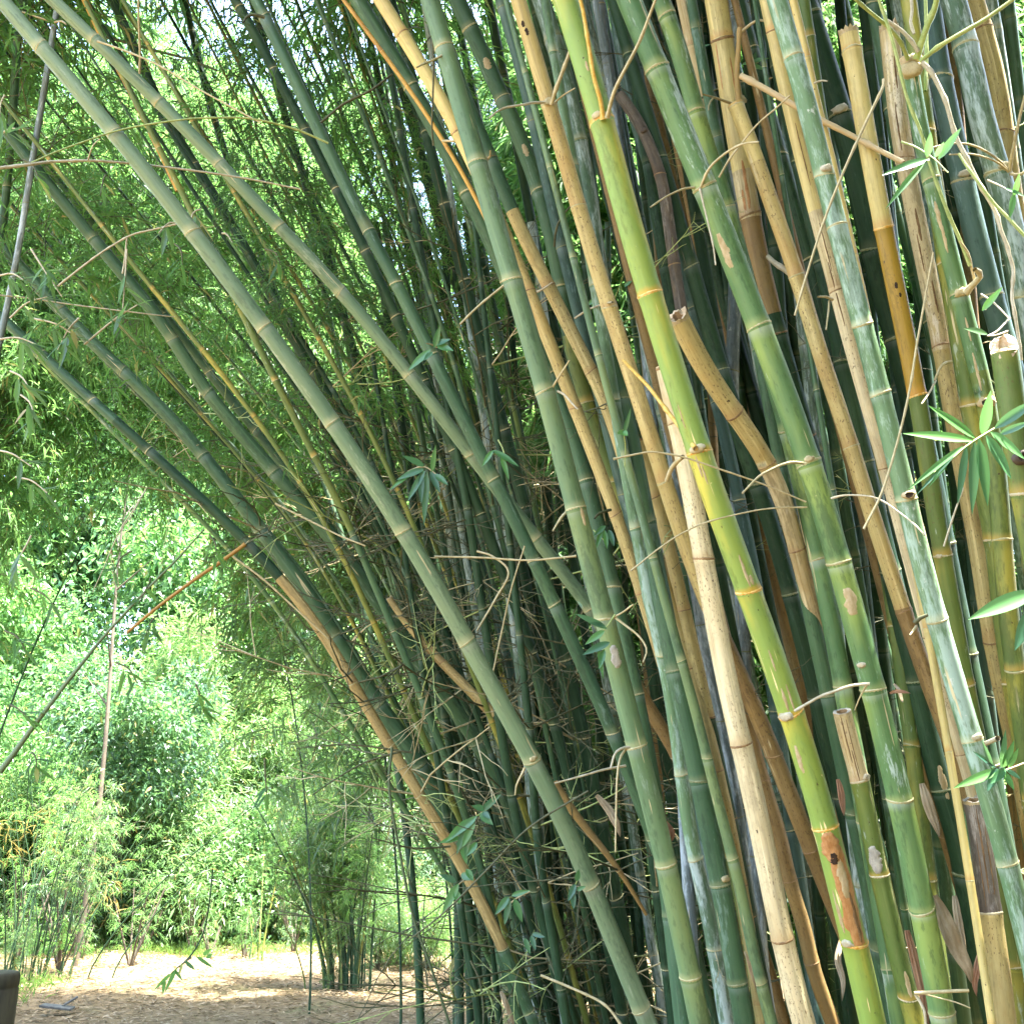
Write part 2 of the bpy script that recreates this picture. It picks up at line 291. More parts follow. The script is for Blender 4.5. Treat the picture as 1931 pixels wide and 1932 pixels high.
def C(key, line, w, d, mats, label, nodes=None, ring='ring', group=GA, name='bamboo_culm', ext=3.2, free=False, cut=None, rings=True, seg=22, gap=None, taper=.62, curl=0.0, drift=-.10, top=None):
    q = random.Random(hash(key) % 1 + sum(ord(c) * (i + 3) for i, c in enumerate(key)))
    L = pts(line); ys = [p[1] for p in L]; y0, y1 = ys[0], ys[-1]
    cum = np.concatenate([[0], np.cumsum([math.dist(L[i], L[i + 1]) for i in range(len(L) - 1)])]); cum /= cum[-1]
    rows = []
    for (x, y), t in zip(L, cum):
        dd = d[0] + (d[1] - d[0]) * t; ww = w[0] + (w[1] - w[0]) * t
        p = W(x, y, dd); rows.append([p.x, p.y, p.z, ww * dd / FPX / 2, y])
    P = np.array(rows[::-1]); P = crom(P, 6); P, _ = resample(P, .04); P = smooth_line(P, 60 if len(P) > 60 else (24 if len(P) > 30 else 4))
    # run on down to the ground
    if not free:
        n = min(len(P) - 1, 18); dv = P[0, :3] - P[n, :3]; dv /= np.linalg.norm(dv); c = P[0].copy(); add = []
        while c[2] > -.03 and len(add) < 200:
            dv = dv * .97 + np.array([0, 0, -1]) * .03; dv /= np.linalg.norm(dv)
            c = c.copy(); c[:3] += dv * .05; c[4] += 30; add.append(c)
        if add: P = np.vstack([np.array(add[::-1]), P])
    if key in ('CC', 'DD', 'EE', 'FF', 'G5', 'AA', 'BB', 'D15', 'D16', 'D25', 'D26', 'D17') or (key[0] == 'Z'): top, ext = True, 2.6
    if top is None: top = y0 < 25 and cut is None and not free
    if top:
        n = min(len(P) - 1, 22); dv = P[-1, :3] - P[-1 - n, :3]; dv /= np.linalg.norm(dv); c = P[-1].copy(); add = []; r0 = c[3]; N = int(ext / .08)
        for i in range(N):
            dv = dv + np.array([curl * -.01, drift * .02, -.002 * curl]); dv /= np.linalg.norm(dv)
            c = c.copy(); c[:3] += dv * .08; c[4] -= 40; c[3] = r0 * (1 - (1 - taper) * (i + 1) / N); add.append(c)
        P = np.vstack([P, np.array(add)])
    P, S = resample(P, .03)
    ph = q.uniform(0, 6); wob = P[:, 3] * .10
    P[:, 0] += wob * np.sin(S * 4.1 + ph); P[:, 2] += 0
    base = P[0, :3].copy()
    # nodes along the length
    seen = [float(np.interp(-yy, -P[::1, 4], S)) for yy in (nodes or [])]
    gap = gap or q.uniform(.34, .46); ns = sorted(seen)
    if not ns: ns = [S[0] + q.uniform(.1, gap)]
    while ns[0] > S[0] + gap: ns.insert(0, ns[0] - gap * q.uniform(.85, 1.0))
    while ns[-1] < S[-1] - (.12 if not cut else .22): ns.append(ns[-1] + gap * q.uniform(.95, 1.08))
    if cut or free: ns = [s for s in ns if s < S[-1] - .03]
    ns = np.array(ns)
    # extra sample rows right at the nodes
    S2 = np.unique(np.concatenate([S, np.concatenate([ns + e for e in (-.03, -.012, 0, .012, .03)])]).clip(0, S[-1]).round(4))
    P = np.stack([np.interp(S2, S, P[:, c]) for c in range(5)], 1); S = S2
    rad = P[:, 3].copy()
    dn = np.min(np.abs(S[:, None] - ns[None]), axis=1) if len(ns) else np.full(len(S), 9.)
    rad *= 1 + .045 * np.exp(-(dn / .016) ** 2) - .012 * np.exp(-((dn - .05) / .04) ** 2)
    alt = (np.searchsorted(ns, S) % 2) * 2 - 1.0
    P3 = P[:, :3]
    V, F = tube(P3, rad, seg); T, U, B = frames(P3)
    a = np.linspace(0, 2 * np.pi, seg, endpoint=False); off = q.uniform(0, 40)
    bc = np.stack([np.cos(a)[None] * rad[:, None] + off, np.sin(a)[None] * rad[:, None] + off * .37, np.repeat(S[:, None], seg, 1) + off * 1.7], -1).reshape(-1, 3)
    ix = np.searchsorted(ns, S + 1e-4); lo = np.concatenate([[S[0] - .2], ns, ])[ix]; hi = np.concatenate([ns, [S[-1] + .25]])[ix]
    nf = np.clip((S - lo) / np.maximum(hi - lo, .02), 0, 1)
    rr = np.array([q.random() for _ in range(len(ns) + 2)])[ix]
    nfv = np.repeat(nf, seg); nrv = np.repeat(rr, seg)
    # material bands by photo height
    if isinstance(mats, str): mats = [(mats, -1e9)]
    ym = .5 * (P[:-1, 4] + P[1:, 4]); mi = np.zeros(len(ym), int)
    for k, (mn, yy) in enumerate(mats): mi[ym >= yy] = k
    mi = np.repeat(mi, seg)
    root = tag(empty(name, base), label, 'bamboo culm', group)
    me = mesh_np('stem', V - base, [F], [m for m, _ in mats], mi, {'bc': ('POINT', 'FLOAT_VECTOR', bc), 'nf': ('POINT', 'FLOAT', nfv), 'nr': ('POINT', 'FLOAT', nrv)})
    obj('stem', me, root)
    node_y = [float(np.interp(s, S, P[:, 4])) for s in ns]
    if rings:
        for k, s in enumerate(ns):
            if not (-30 < node_y[k] < 1960): continue
            i = int(np.argmin(np.abs(S - s))); x, y, dd = proj(Vector(P3[i]))
            if not (-40 < x < 1975 and -40 < y < 1975): continue
            rm = ring if isinstance(ring, str) else next(m for m, yy in reversed(ring) if node_y[k] >= yy)
            obj('node_ring', ring_mesh(P3[i], T[i], U[i], B[i], P[i, 3], base, rm, k + len(key) * 7 + ord(key[0])), root)
    rec = dict(root=root, base=base, P=P3, rad=P[:, 3], y=P[:, 4], S=S, T=T, U=U, B=B, ns=ns, seg=seg)
    CU_[key] = rec
    if cut: cut_end(rec, cut)
    return rec

def cut_end(rec, style):
    """a broken or sawn open end at the top of the culm"""
    P, T, U, B, r, base = rec['P'][-1], rec['T'][-1], rec['U'][-1], rec['B'][-1], rec['rad'][-1], rec['base']
    q = np.random.default_rng(len(rec['S'])); seg = 26; a = np.linspace(0, 2 * np.pi, seg, endpoint=False)
    jag = {'jag': .55, 'shred': .9, 'saw': .12, 'clean': .14}[style]
    h = r * (.12 + jag * np.abs(q.normal(0, .55, seg))); vc = np.array(CP) - P; ac = math.atan2(np.dot(vc, B), np.dot(vc, U)); slope = (-1.0 if style == 'clean' else -.12) * r * np.cos(a - ac)
    h = h + slope + (.2 * r)
    ring = lambda rr, z: P + U * (rr * np.cos(a))[:, None] + B * (rr * np.sin(a))[:, None] + T * (z[:, None] if hasattr(z, '__len__') else z)
    inn = .62 if style != 'clean' else .35
    rows = [ring(r * .99, -.004), ring(r * (1.0 + .02 * q.normal(0, 1, seg)), h), ring(r * (inn + .04 * q.normal(0, 1, seg)), h * .9 + (r * .08 if style == 'clean' else 0)), ring(r * inn * .92, h * .2 - (.05 if style != 'clean' else -.2 * r)), ring(r * .02, (h * 0) - (.055 if style != 'clean' else -.32 * r))]
    V = np.concatenate(rows) - base; n = len(rows); i = np.arange(n - 1)[:, None] * seg; j = np.arange(seg)[None]; j2 = (j + 1) % seg
    F = np.stack([i + j, i + j2, i + seg + j2, i + seg + j], -1).reshape(-1, 4)
    mi = np.repeat([0, 1, 2, 2], seg) if style != 'clean' else np.repeat([1, 1, 1, 0], seg)
    o0 = {'jag': 'clean', 'shred': 'shred', 'saw': 'brown', 'clean': 'scarpale'}[style]
    obj('cut_end', mesh_np('cut_end', V, [F], [o0 if o0.startswith('scar') else 'scarpale', 'cut' if style != 'saw' else 'scargrey', 'inner'], mi, smooth=False), rec['root'])

def surf(rec, y, off):
    """index and angle of the surface point of a culm seen at photo height y, off -1..1 across its width"""
    i = int(np.argmin(np.abs(rec['y'] - y))); p = rec['P'][i]; v = np.array(CP) - p; v /= np.linalg.norm(v)
    T, U, B = rec['T'][i], rec['U'][i], rec['B'][i]
    right = np.array(CR); ang = math.asin(max(-1, min(1, off)))
    n = v * math.cos(ang) + right * math.sin(ang)
    return i, math.atan2(np.dot(n, B), np.dot(n, U))
def patch(key, y, off, L, wd, mat, name='scar', seed=1, lift=.0018, twist=0.0, shape=1.0, label=None):
    """a thin scar, peeling strip or knot lying on the culm; L and wd in photo pixels"""
    rec = CU_[key]; i, a0 = surf(rec, y, off); q = np.random.default_rng(seed); r = rec['rad'][i]
    d = proj(Vector(rec['P'][i]))[2]; L *= d / FPX; wd *= d / FPX; nu, nv = 26, 9
    s0 = rec['S'][i]; rows = []
    jl = np.convolve(q.normal(0, .22, nu + 4), np.ones(3) / 3, 'same')[2:-2]; jr = np.convolve(q.normal(0, .22, nu + 4), np.ones(3) / 3, 'same')[2:-2]
    for k in range(nu):
        t = k / (nu - 1); s = s0 + (t - .5) * L
        cs = [np.interp(s, rec['S'], rec['P'][:, c]) for c in range(3)]; ii = int(np.argmin(np.abs(rec['S'] - s)))
        hw = wd / 2 * (max(0.0, math.sin(math.pi * t)) ** (.5 / shape)); l = -hw * (1 + jl[k]); rgt = hw * (1 + jr[k])
        for m in range(nv):
            f = m / (nv - 1); x = l + (rgt - l) * f; an = a0 + twist * (t - .5) + x / r
            e = min(1, min(f, 1 - f) * 5, min(t, 1 - t) * 9)
            h = rec['rad'][ii] + lift * (e * (.75 + .5 * q.random()) * 1.0) - .0012 * (1 - e)
            rows.append(np.array(cs) + h * (rec['U'][ii] * math.cos(an) + rec['B'][ii] * math.sin(an)))
    V = np.array(rows) - rec['base']; I = np.arange(nu - 1)[:, None] * nv + np.arange(nv - 1)[None]
    F = np.stack([I, I + 1, I + nv + 1, I + nv], -1).reshape(-1, 4)
    o = obj(name, mesh_np(name, V, [F], mat), rec['root'])
    if label: o['label'] = label
    return o
def knob(key, y, off, size, mat='scarpale', hole=False):
    """a cut branch stub on a node"""
    rec = CU_[key]; i, a0 = surf(rec, y, off); r = rec['rad'][i]; d = proj(Vector(rec['P'][i]))[2]; s = size * .72 * d / FPX / 2
    n = rec['U'][i] * math.cos(a0) + rec['B'][i] * math.sin(a0); T = rec['T'][i]; S_ = np.cross(T, n); p = rec['P'][i] + n * r * .96
    q = np.random.default_rng(int(y) + int(size)); seg = 14; a = np.linspace(0, 2 * np.pi, seg, endpoint=False); rows = []
    for h, m in ((-.1, 1.25), (.25, 1.1), (.55, .95), (.62, .7), (.5 if hole else .66, .4), (.3 if hole else .64, .02)):
        w = 1 + .12 * q.normal(0, 1, seg); rows.append(p + n * s * h + (S_ * np.cos(a)[:, None] * 1.25 + T * np.sin(a)[:, None] * .8) * (s * m * w)[:, None])
    V = np.concatenate(rows) - rec['base']; k = len(rows); I = np.arange(k - 1)[:, None] * seg; j = np.arange(seg)[None]; j2 = (j + 1) % seg
    F = np.stack([I + j, I + j2, I + seg + j2, I + seg + j], -1).reshape(-1, 4)
    obj('branch_stub', mesh_np('branch_stub', V, [F], [mat, 'hole'], np.repeat([0, 0, 0, 1 if hole else 0, 1 if hole else 0], seg)), rec['root'])

def B_(key, line, w, d, mat='twig', name='branch', kn=True):
    """a branch or twig of culm key along photo points, width pixels w, depth d"""
    rec = CU_[key]; L = pts(line); n = len(L); P = []
    for k, (x, y) in enumerate(L):
        t = k / (n - 1); p = W(x, y, d[0] + (d[1] - d[0]) * t); P.append([*p, (w[0] + (w[1] - w[0]) * t) * (d[0] + (d[1] - d[0]) * t) / FPX / 2])
    P = crom(np.array(P), 5); P, S = resample(P, .018); rad = P[:, 3]
    if kn:
        q = random.Random(len(line)); g = q.uniform(.07, .11); ph = q.uniform(0, g)
        rad = rad * (1 + .35 * np.exp(-(np.abs((S + ph) % g - g / 2) / .004) ** 2))
    V, F = tube(P[:, :3], rad, 8)
    o = obj(name, mesh_np(name, V - rec['base'], [F], mat), rec['root']); o['_p'] = 1
    return o, P

def leaf_geo(base, dr, nrm, L, wd, droop, n=9, curl=.12):
    dr = np.array(dr) / np.linalg.norm(dr); nrm = np.array(nrm) - dr * np.dot(nrm, dr); nrm /= np.linalg.norm(nrm); sd = np.cross(dr, nrm)
    rows = []; p = np.array(base, float); d2 = dr.copy()
    for k in range(n):
        t = k / (n - 1); w = wd / 2 * (math.sin(math.pi * min(1, t ** .75 * .98 + .02)) ** .85) * (1 if t < 1 else 0) + (.0004 if t in (0, 1) else 0)
        up = np.cross(sd, d2); up /= np.linalg.norm(up)
        for m in (-1, -.5, 0, .5, 1): rows.append(p + sd * w * m + up * w * abs(m) * curl * 2.2)
        d2 = d2 + np.array([0, 0, -1]) * droop / n; d2 /= np.linalg.norm(d2); p = p + d2 * L / (n - 1)
    I = np.arange(n - 1)[:, None] * 5 + np.arange(4)[None]
    return np.array(rows), np.stack([I, I + 1, I + 6, I + 5], -1).reshape(-1, 4)
def leaf(parent_branch, key, x0, y0, x1, y1, d, wpx, mat='leafnear', dd=-.02, droop=.25, face=.7):
    """one bamboo leaf from photo point 0 (its stalk) to photo point 1 (its tip)"""
    rec = CU_[key]; a = np.array(W(x0, y0, d)); b = np.array(W(x1, y1, d + dd)); v = b - a; L = np.linalg.norm(v)
    tocam = -np.array(CF) * face + np.array([.15, 0, 1]) * (1 - face); v2 = v + np.array([0, 0, 1]) * L * droop * .5
    V, F = leaf_geo(a, v2, tocam, L * 1.02, wpx * d / FPX, droop)
    me = mesh_np('leaf', V - rec['base'], [F], mat, attrs={'lr': ('FACE', 'FLOAT', np.full(len(F), rng.random()))})
    obj('leaf', me, parent_branch)
# ------------------------------------------------------------------ the culms one by one (photo points from the top down)
C('C1', '0,-6 8,10 78,88 145,165 218,252 290,345 365,438 432,525 502,618 567,705 628,797 695,900 762,1002 825,1108 884,1210 945,1325 1007,1434 1062,1550 1114,1669 1165,1790 1210,1901 1226,1938', (29, 36), (3.7, 3.9), 'sage', 'long pale green culm arching alone across the dark thicket to the upper left corner', nodes=[88, 252, 438, 618, 797, 1002, 1210, 1434, 1669, 1901], ext=3.5, curl=.2)
C('C2', '96,-5 140,35 180,75 240,135 298,193 360,250 418,308 472,368 525,427 585,483 647,550 713,635 772,707 830,780 890,857 950,935 1010,1015 1054,1070 1117,1144 1160,1220 1197,1297 1255,1385', (24, 26), (4.2, 4.5), [('sage', -1e9), ('ochre', 1200)], 'long grey green culm with a white sun glint running above the pale arching one', nodes=[75, 193, 308, 427, 550, 707, 857, 1015], ext=3, curl=.2)
C('C3', '483,-4 513,60 560,153 587,227 627,300 644,333 694,437 744,520 794,617 814,670 877,800 930,904 975,985 1010,1057 1047,1140 1084,1217 1120,1297 1157,1382 1184,1454 1207,1514 1235,1590', (23, 27), (4.3, 4.05), 'deep', 'slim sea green culm crossing over the grey green one at mid height', nodes=[32, 437, 535, 670, 904, 1057, 1140, 1382], ext=3)
C('C3b', '443,-4 493,80 523,147 567,233 600,287 645,372 690,470 735,570 800,720 870,880 940,1050 1010,1250 1070,1450 1120,1650 1160,1850', (19, 22), (5.0, 5.0), 'dark', 'thin dark culm pressed against the left side of a slim sea green one', group=GC, ext=3)
C('F1', '648,-2 677,43 724,97 770,163 810,220 850,280 884,343 907,387 935,440 970,520 1004,640 1048,800 1087,960 1128,1110 1163,1230 1203,1407 1259,1630 1302,1842', (8, 9), (3.85, 3.7), [('orange', -1e9), ('dark', 450)], 'pencil thin orange culm in front of a thick dark green one', nodes=[97, 163, 280], ring=[('ringorange', -1e9), ('ringgreen', 430)], ext=2.5, seg=12)
C('F2', '672,-6 720,77 777,163 817,240 850,300 884,363 910,417 934,467 960,530', (29, 30), (4.1, 4.1), 'deep', 'thick dark green culm behind the pencil thin orange one', nodes=[163, 363], ext=3)
C('F3', '716,-6 754,57 794,120 837,187 864,247 905,335 945,425 987,510 997,550 1020,593 1037,644 1060,704 1087,774 1104,817 1127,877 1157,960 1180,1020 1207,1110 1230,1177 1250,1250 1280,1340 1303,1430 1328,1530 1348,1630 1366,1740 1385,1860', (27, 22), (3.75, 3.7), [('clean', -1e9), ('tan', 330), ('deep', 1260)], 'spotted tan culm passing behind the big sage green one and out on its far side', nodes=[250, 550, 770, 970, 1120], ring='ringdark', ext=3)
C('F4', '808,-6 830,63 839,90 857,160 884,250 905,308 927,393 950,467 970,528 988,590 1002,644 1027,737 1047,810 1067,900 1085,960 1104,1037 1127,1110 1147,1167 1160,1230 1174,1287 1200,1407 1224,1494 1257,1630 1277,1734 1300,1842 1322,1938', (36, 41), (3.45, 3.25), 'green', 'big sage green culm foremost at the edge of the thicket with pale node bands', nodes=[90, 308, 528, 737, 960, 1167, 1407, 1630, 1842], ext=3.2)
C('F6', '845,95 880,200 910,260 940,330 974,417 1000,470 1027,520 1054,573 1077,630 1110,687 1144,760 1167,830 1185,900', (26, 25), (3.95, 3.9), [('deep', -1e9), ('tan', 395)], 'culm that turns from dark green to tan beside the big sage green one', nodes=[300, 540, 700], ring='ringdark', top=True)
C('F5', '862,-6 890,53 917,117 947,187 980,250 1004,310 1017,360 1034,417 1057,500 1066,580 1072,640 1080,700 1110,767 1134,844 1160,897 1190,977 1230,1080', (32, 26), (4.25, 4.2), [('deep', -1e9), ('olive', 640)], 'dark green culm with pale bruises standing behind the slim blue green one', nodes=[53, 187, 360, 540, 760], ext=3)
C('F5c', '942,-6 964,57 980,107 994,167 1007,227 1020,283 1034,350 1047,417 1057,467 1074,533 1090,600 1104,644 1124,710 1144,790 1164,887 1184,960 1204,1030 1230,1120', (21, 24), (4.0, 4.0), 'teal', 'slim blue green culm just left of the spotted tan culm with a wormhole', nodes=[17, 227, 467, 700, 930], ring='ringgreen', ext=3)
C('G1', '977,-6 997,60 1017,123 1037,197 1057,260 1074,333 1090,390 1110,460 1130,533 1154,600 1167,644 1187,694 1207,754 1227,817 1254,907 1270,954 1287,1010 1310,1080 1340,1170 1375,1235 1407,1287 1430,1354 1457,1424 1484,1487 1514,1560 1540,1627 1564,1680 1590,1745', (29, 33), (3.5, 3.55), [('tan', -1e9), ('ochre', 1200)], 'spotted tan culm with a black wormhole near its top', nodes=[197, 390, 580, 907, 1170, 1424], ring=[('ring', -1e9), ('ringdark', 1200)], ext=3)
C('G2', '1205,830 1225,885 1250,975 1275,1085 1300,1195 1320,1285 1334,1350 1352,1430 1375,1530', (25, 25), (3.85, 3.8), [('tan', -1e9), ('dark', 1352)], 'mustard culm behind the dark green one, turning green below a joint', nodes=[1352], ring='ringdark', top=False)
C('H1', '1018,-6 1037,50 1054,110 1074,183 1094,270 1110,350 1122,430 1130,500 1136,570 1145,644 1162,710 1174,754 1184,810 1200,910 1220,987 1240,1077 1260,1177 1274,1267 1290,1340 1307,1387 1317,1474 1337,1564 1357,1670 1374,1754 1390,1854 1406,1938', (34, 39), (3.95, 3.35), [('mottled', -1e9), ('deep', 560)], 'culm mottled grey above and smooth dark green below, crossing behind the wormholed tan one', nodes=[77, 270, 520, 754, 987, 1267, 1474, 1670, 1854], ring='ringgreen', ext=3)
C('I1', '1065,-6 1090,83 1117,160 1137,230 1154,317 1177,400 1204,483 1227,555 1244,617 1259,660 1297,760 1317,854 1347,944 1380,1037 1414,1114 1437,1194 1467,1287 1497,1344 1520,1420 1544,1500 1562,1560 1580,1630 1600,1720 1615,1777 1630,1854 1647,1938', (46, 49), (3.0, 3.0), 'lime', 'thick bright yellow green culm with orange node bands and a rotten brown scar', nodes=[230, 555, 854, 1114, 1344, 1560, 1777], ring='ringorange', ext=3.2)
C('G3', '1255,690 1267,745 1280,800 1297,870 1314,977 1327,1054 1344,1144 1367,1287 1377,1330 1397,1404 1417,1487 1447,1620 1477,1770 1500,1870 1519,1938', (36, 44), (3.3, 3.15), 'pale', 'pale straw culm running down beside the bright yellow green one', nodes=[800, 1054, 1404, 1770], ring='ringdark', top=False)
C('G5', '1420,1400 1444,1487 1474,1587 1487,1660 1517,1754 1527,1814 1554,1887 1572,1938', (26, 29), (3.7, 3.65), 'ochre', 'brownish culm in the narrow shade right of the pale straw one', nodes=[1660, 1814], ring='ringdark', top=False)
C('J1', '1184,-6 1217,67 1244,130 1270,200 1287,250 1334,353 1370,450 1397,533 1430,617 1440,644 1460,710 1494,777 1527,874 1554,944 1584,1060 1610,1144 1640,1275 1660,1324 1680,1420 1697,1507 1717,1604 1735,1714 1757,1820 1775,1910 1781,1938', (45, 47), (2.95, 2.85), 'leafgreen', 'big mid green culm with leafless twigs at two joints and a pale chewed patch', nodes=[130, 353, 617, 874, 1060, 1300, 1507, 1714, 1910], ext=3.2)
C('J1b', '1245,-6 1275,80 1300,170 1325,260 1350,330 1372,400 1395,480 1420,570', (33, 34), (3.35, 3.4), 'leafgreen', 'green culm tucked behind the upper part of the big mid green one', nodes=[30, 210, 390], ext=3)
C('K0', '1128,-6 1140,83 1154,160 1165,240 1175,320', (20, 20), (4.4, 4.4), 'grey', 'thin whitish grey culm in the gap right of the bright yellow green one', group=GA, ext=3)
C('K1', '1155,-6 1170,83 1186,170 1205,250 1230,330 1255,410 1290,520', (22, 24), (4.2, 4.2), 'teal', 'blue green culm behind the dead brown forked one', ext=3)
C('K2', '1168,178 1204,227 1230,283 1250,340 1262,417 1272,500 1288,605', (21, 23), (3.95, 3.85), 'brown', 'dead brown flaking culm in the gap above the snapped tan one', nodes=[330, 500], ring='ringdark', free=True)
C('K3', '1208,160 1222,235 1240,300', (15, 17), (4.05, 3.97), 'brown', 'short dead brown stick leaning on the flaking brown culm', free=True)
C('L1', '1284,606 1320,690 1354,735 1387,780 1420,822 1452,868 1477,930 1490,977 1500,1030 1514,1094 1540,1177 1565,1260', (40, 28), (3.2, 3.5), [('tan', -1e9), ('shred', 880)], 'snapped tan culm leaning down right, bent at a blackened joint', nodes=[779, 876, 1036], ring='ringdark', cut='jag')
C('M1', '1348,-6 1360,73 1370,150 1390,233 1404,317 1415,407 1422,460 1432,510 1447,567 1465,640 1500,760 1540,890 1590,1070 1640,1290 1690,1500 1735,1714', (43, 26), (3.6, 3.6), [('clean', -1e9), ('shred', 330), ('ochre', 415), ('dark', 590)], 'thick honey coloured culm with a black lined joint, splitting at its lower end', nodes=[76, 407], ring='ringdark', ext=3)
C('M2', '1388,196 1414,260 1437,333 1464,417 1487,474 1504,520 1520,583 1537,644 1550,680 1570,737 1594,800 1610,844 1630,927 1654,994 1674,1060 1704,1154 1724,1210 1744,1287 1770,1337 1800,1420 1820,1487', (29, 31), (3.38, 3.2), [('clean', -1e9), ('tan', 300), ('ochre', 1150)], 'tan culm springing from a joint of the thick honey coloured one', nodes=[200, 520, 844, 1154, 1420], ring=[('ring', -1e9), ('ringdark', 1100)], top=False)
C('N2', '1444,-6 1460,67 1480,167 1500,250 1520,327 1540,400 1560,467 1577,550 1597,633 1602,660 1624,727 1647,794 1667,884 1687,944 1714,1044 1740,1144 1760,1227 1790,1320 1818,1420 1850,1540 1882,1680 1912,1810', (27, 27), (3.25, 3.05), [('clean', -1e9), ('shred', 400), ('pale', 545)], 'split straw culm hugging the left side of the chalky green one', nodes=[60, 550, 884, 1200], ring='ringdark', ext=3)
C('N1', '1465,-6 1490,67 1507,110 1527,200 1547,300 1557,333 1577,430 1597,517 1624,613 1634,650 1660,744 1687,844 1710,944 1734,1044 1767,1170 1802,1287 1834,1397 1860,1487 1884,1554 1900,1630 1931,1754 1950,1840', (37, 40), (2.85, 2.7), 'white', 'chalky green culm streaked with white bloom from top to bottom', nodes=[110, 333, 430, 613, 744, 944, 1170, 1397, 1630], ring='ring', ext=3.2)
C('N3', '1495,-6 1517,83 1524,110 1540,190 1554,240 1570,300 1580,350', (15, 14), (3.12, 3.12), 'clean', 'narrow straw culm along the right side of the chalky green one', nodes=[110, 240], ext=2.5, seg=14)
C('O1', '1512,-6 1540,83 1567,167 1587,213 1604,267 1624,350 1640,433 1660,520 1685,620 1715,740', (46, 46), (3.75, 3.75), 'dark', 'broad dark green culm with one pale branch stub', nodes=[218, 470], ring='ringgreen', ext=3)
C('P1', '1601,64 1610,97 1624,183 1640,283 1657,367 1667,430 1680,500 1697,583 1708,644 1720,700 1730,747 1744,844 1760,944 1777,1044 1797,1144 1820,1287 1840,1380', (36, 33), (3.1, 3.0), [('clean', -1e9), ('amber', 432), ('olive', 750)], 'tan culm broken off square at the top, amber and then olive lower down', nodes=[97, 430, 747, 1048], ring=[('ring', -1e9), ('ringorange', 400), ('ringpale', 1000)], cut='jag')
C('Q1', '1676,62 1687,167 1700,267 1717,350 1734,433 1750,517 1767,600 1774,650 1786,710 1797,794 1810,877 1827,944 1847,1044 1860,1144 1870,1210 1887,1287 1908,1380', (36, 31), (3.38, 3.2), [('shred', -1e9), ('tan', 660)], 'weathered split tan culm with fibrous cracks beside the broken square topped one', nodes=[300, 655, 1211], ring='ringdark', cut='shred')
C('R1', '1716,118 1724,200 1744,283 1757,333 1774,417 1794,500 1817,583 1827,644 1850,717 1865,770 1876,844 1884,940 1890,1020 1904,1177 1920,1287 1938,1420', (31, 38), (2.92, 2.85), [('leafgreen', -1e9), ('olive', 700)], 'green culm crowned by a knuckle of forking branches', nodes=[128, 340, 555, 760, 1020], ring='ring', cut='saw', top=False)
C('S1', '1750,-6 1767,133 1787,217 1804,300 1817,340 1837,433 1860,517 1884,600 1912,710', (40, 43), (3.55, 3.4), 'teal', 'blue grey culm behind the winding white vine', nodes=[342, 560], ring='ring', ext=3)
C('T1', '1795,-6 1817,67 1837,150 1860,250 1884,327 1900,400 1920,500 1940,600', (45, 46), (3.3, 3.2), 'mottled', 'thick grey mottled culm with peeling white bloom and a twiggy joint', nodes=[90, 330, 560], ring='ring', ext=3)
C('T2', '1835,-6 1854,60 1874,133 1890,217 1900,290 1912,370', (33, 33), (3.75, 3.75), 'tan', 'tan culm partly hidden behind the thick grey mottled one', nodes=[55, 250], ring='ringdark', ext=3)
C('U1', '1896,664 1904,710 1914,794 1931,910 1950,1010', (49, 52), (2.6, 2.6), 'olive', 'sawn off green stump with a pale cut face', nodes=[680], ring='ringpale', cut='clean')
C('W1', '1589,1348 1607,1420 1624,1474 1637,1537 1650,1604 1660,1650 1680,1737 1697,1820 1714,1880 1726,1938', (34, 37), (3.0, 2.95), [('shred', -1e9), ('olive', 1473)], 'sawn culm with a shredded bark top and yellow green foot', nodes=[1473, 1650, 1880], ring='ringpale', cut='saw')
C('X1', '1836,1516 1850,1604 1866,1720 1880,1820 1895,1938', (38, 44), (2.9, 2.8), [('brown', -1e9), ('tan', 1722)], 'old hollow culm broken open, weathered brown above a tan foot', nodes=[1722], ring='ringpale', cut='saw')
C('Y1', '1868,1530 1887,1620 1900,1704 1914,1787 1931,1887 1942,1938', (28, 31), (3.15, 3.1), 'tan', 'golden brown culm behind the old hollow one', nodes=[1740], ring='ringpale', top=False)
C('AA', '1225,1130 1245,1215 1262,1287 1277,1404 1290,1490 1304,1604 1327,1670 1347,1770 1360,1854 1372,1938', (26, 30), (3.62, 3.55), [('white', -1e9), ('mottled', 1620)], 'whitish culm squeezed between the big sage green and smooth dark green ones', nodes=[1460, 1620, 1790], top=False)
C('BB', '1236,1070 1262,1165 1285,1245 1307,1320 1330,1404 1347,1487 1370,1570 1384,1620 1407,1720 1430,1854 1456,1938', (17, 24), (3.5, 3.3), 'green', 'slim green culm between the smooth dark green one and the pale straw one', nodes=[1620, 1854], top=False)
C('CC', '1330,1220 1354,1320 1384,1474 1397,1554 1402,1620 1415,1720 1440,1830', (20, 21), (3.9, 3.8), 'grey', 'bluish grey culm half hidden left of the pale straw one', nodes=[1360, 1540, 1630], ring='ringgreen', top=False)
C('DD', '1386,560 1384,644 1380,744 1386,844 1390,944 1388,1044 1400,1160', (25, 25), (4.3, 4.2), 'grey', 'upright ash grey culm behind the leaning snapped tan one', nodes=[700, 865], ring='ringgreen', top=False)
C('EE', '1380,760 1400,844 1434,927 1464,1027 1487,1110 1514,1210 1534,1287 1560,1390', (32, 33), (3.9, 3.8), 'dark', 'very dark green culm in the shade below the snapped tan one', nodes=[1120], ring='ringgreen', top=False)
C('FF', '1455,760 1467,810 1494,910 1520,1010 1540,1110 1554,1177 1570,1270', (24, 26), (3.7, 3.6), [('shred', -1e9), ('olive', 1090)], 'split fibrous tan culm close behind the big mid green one', nodes=[1098], top=False)
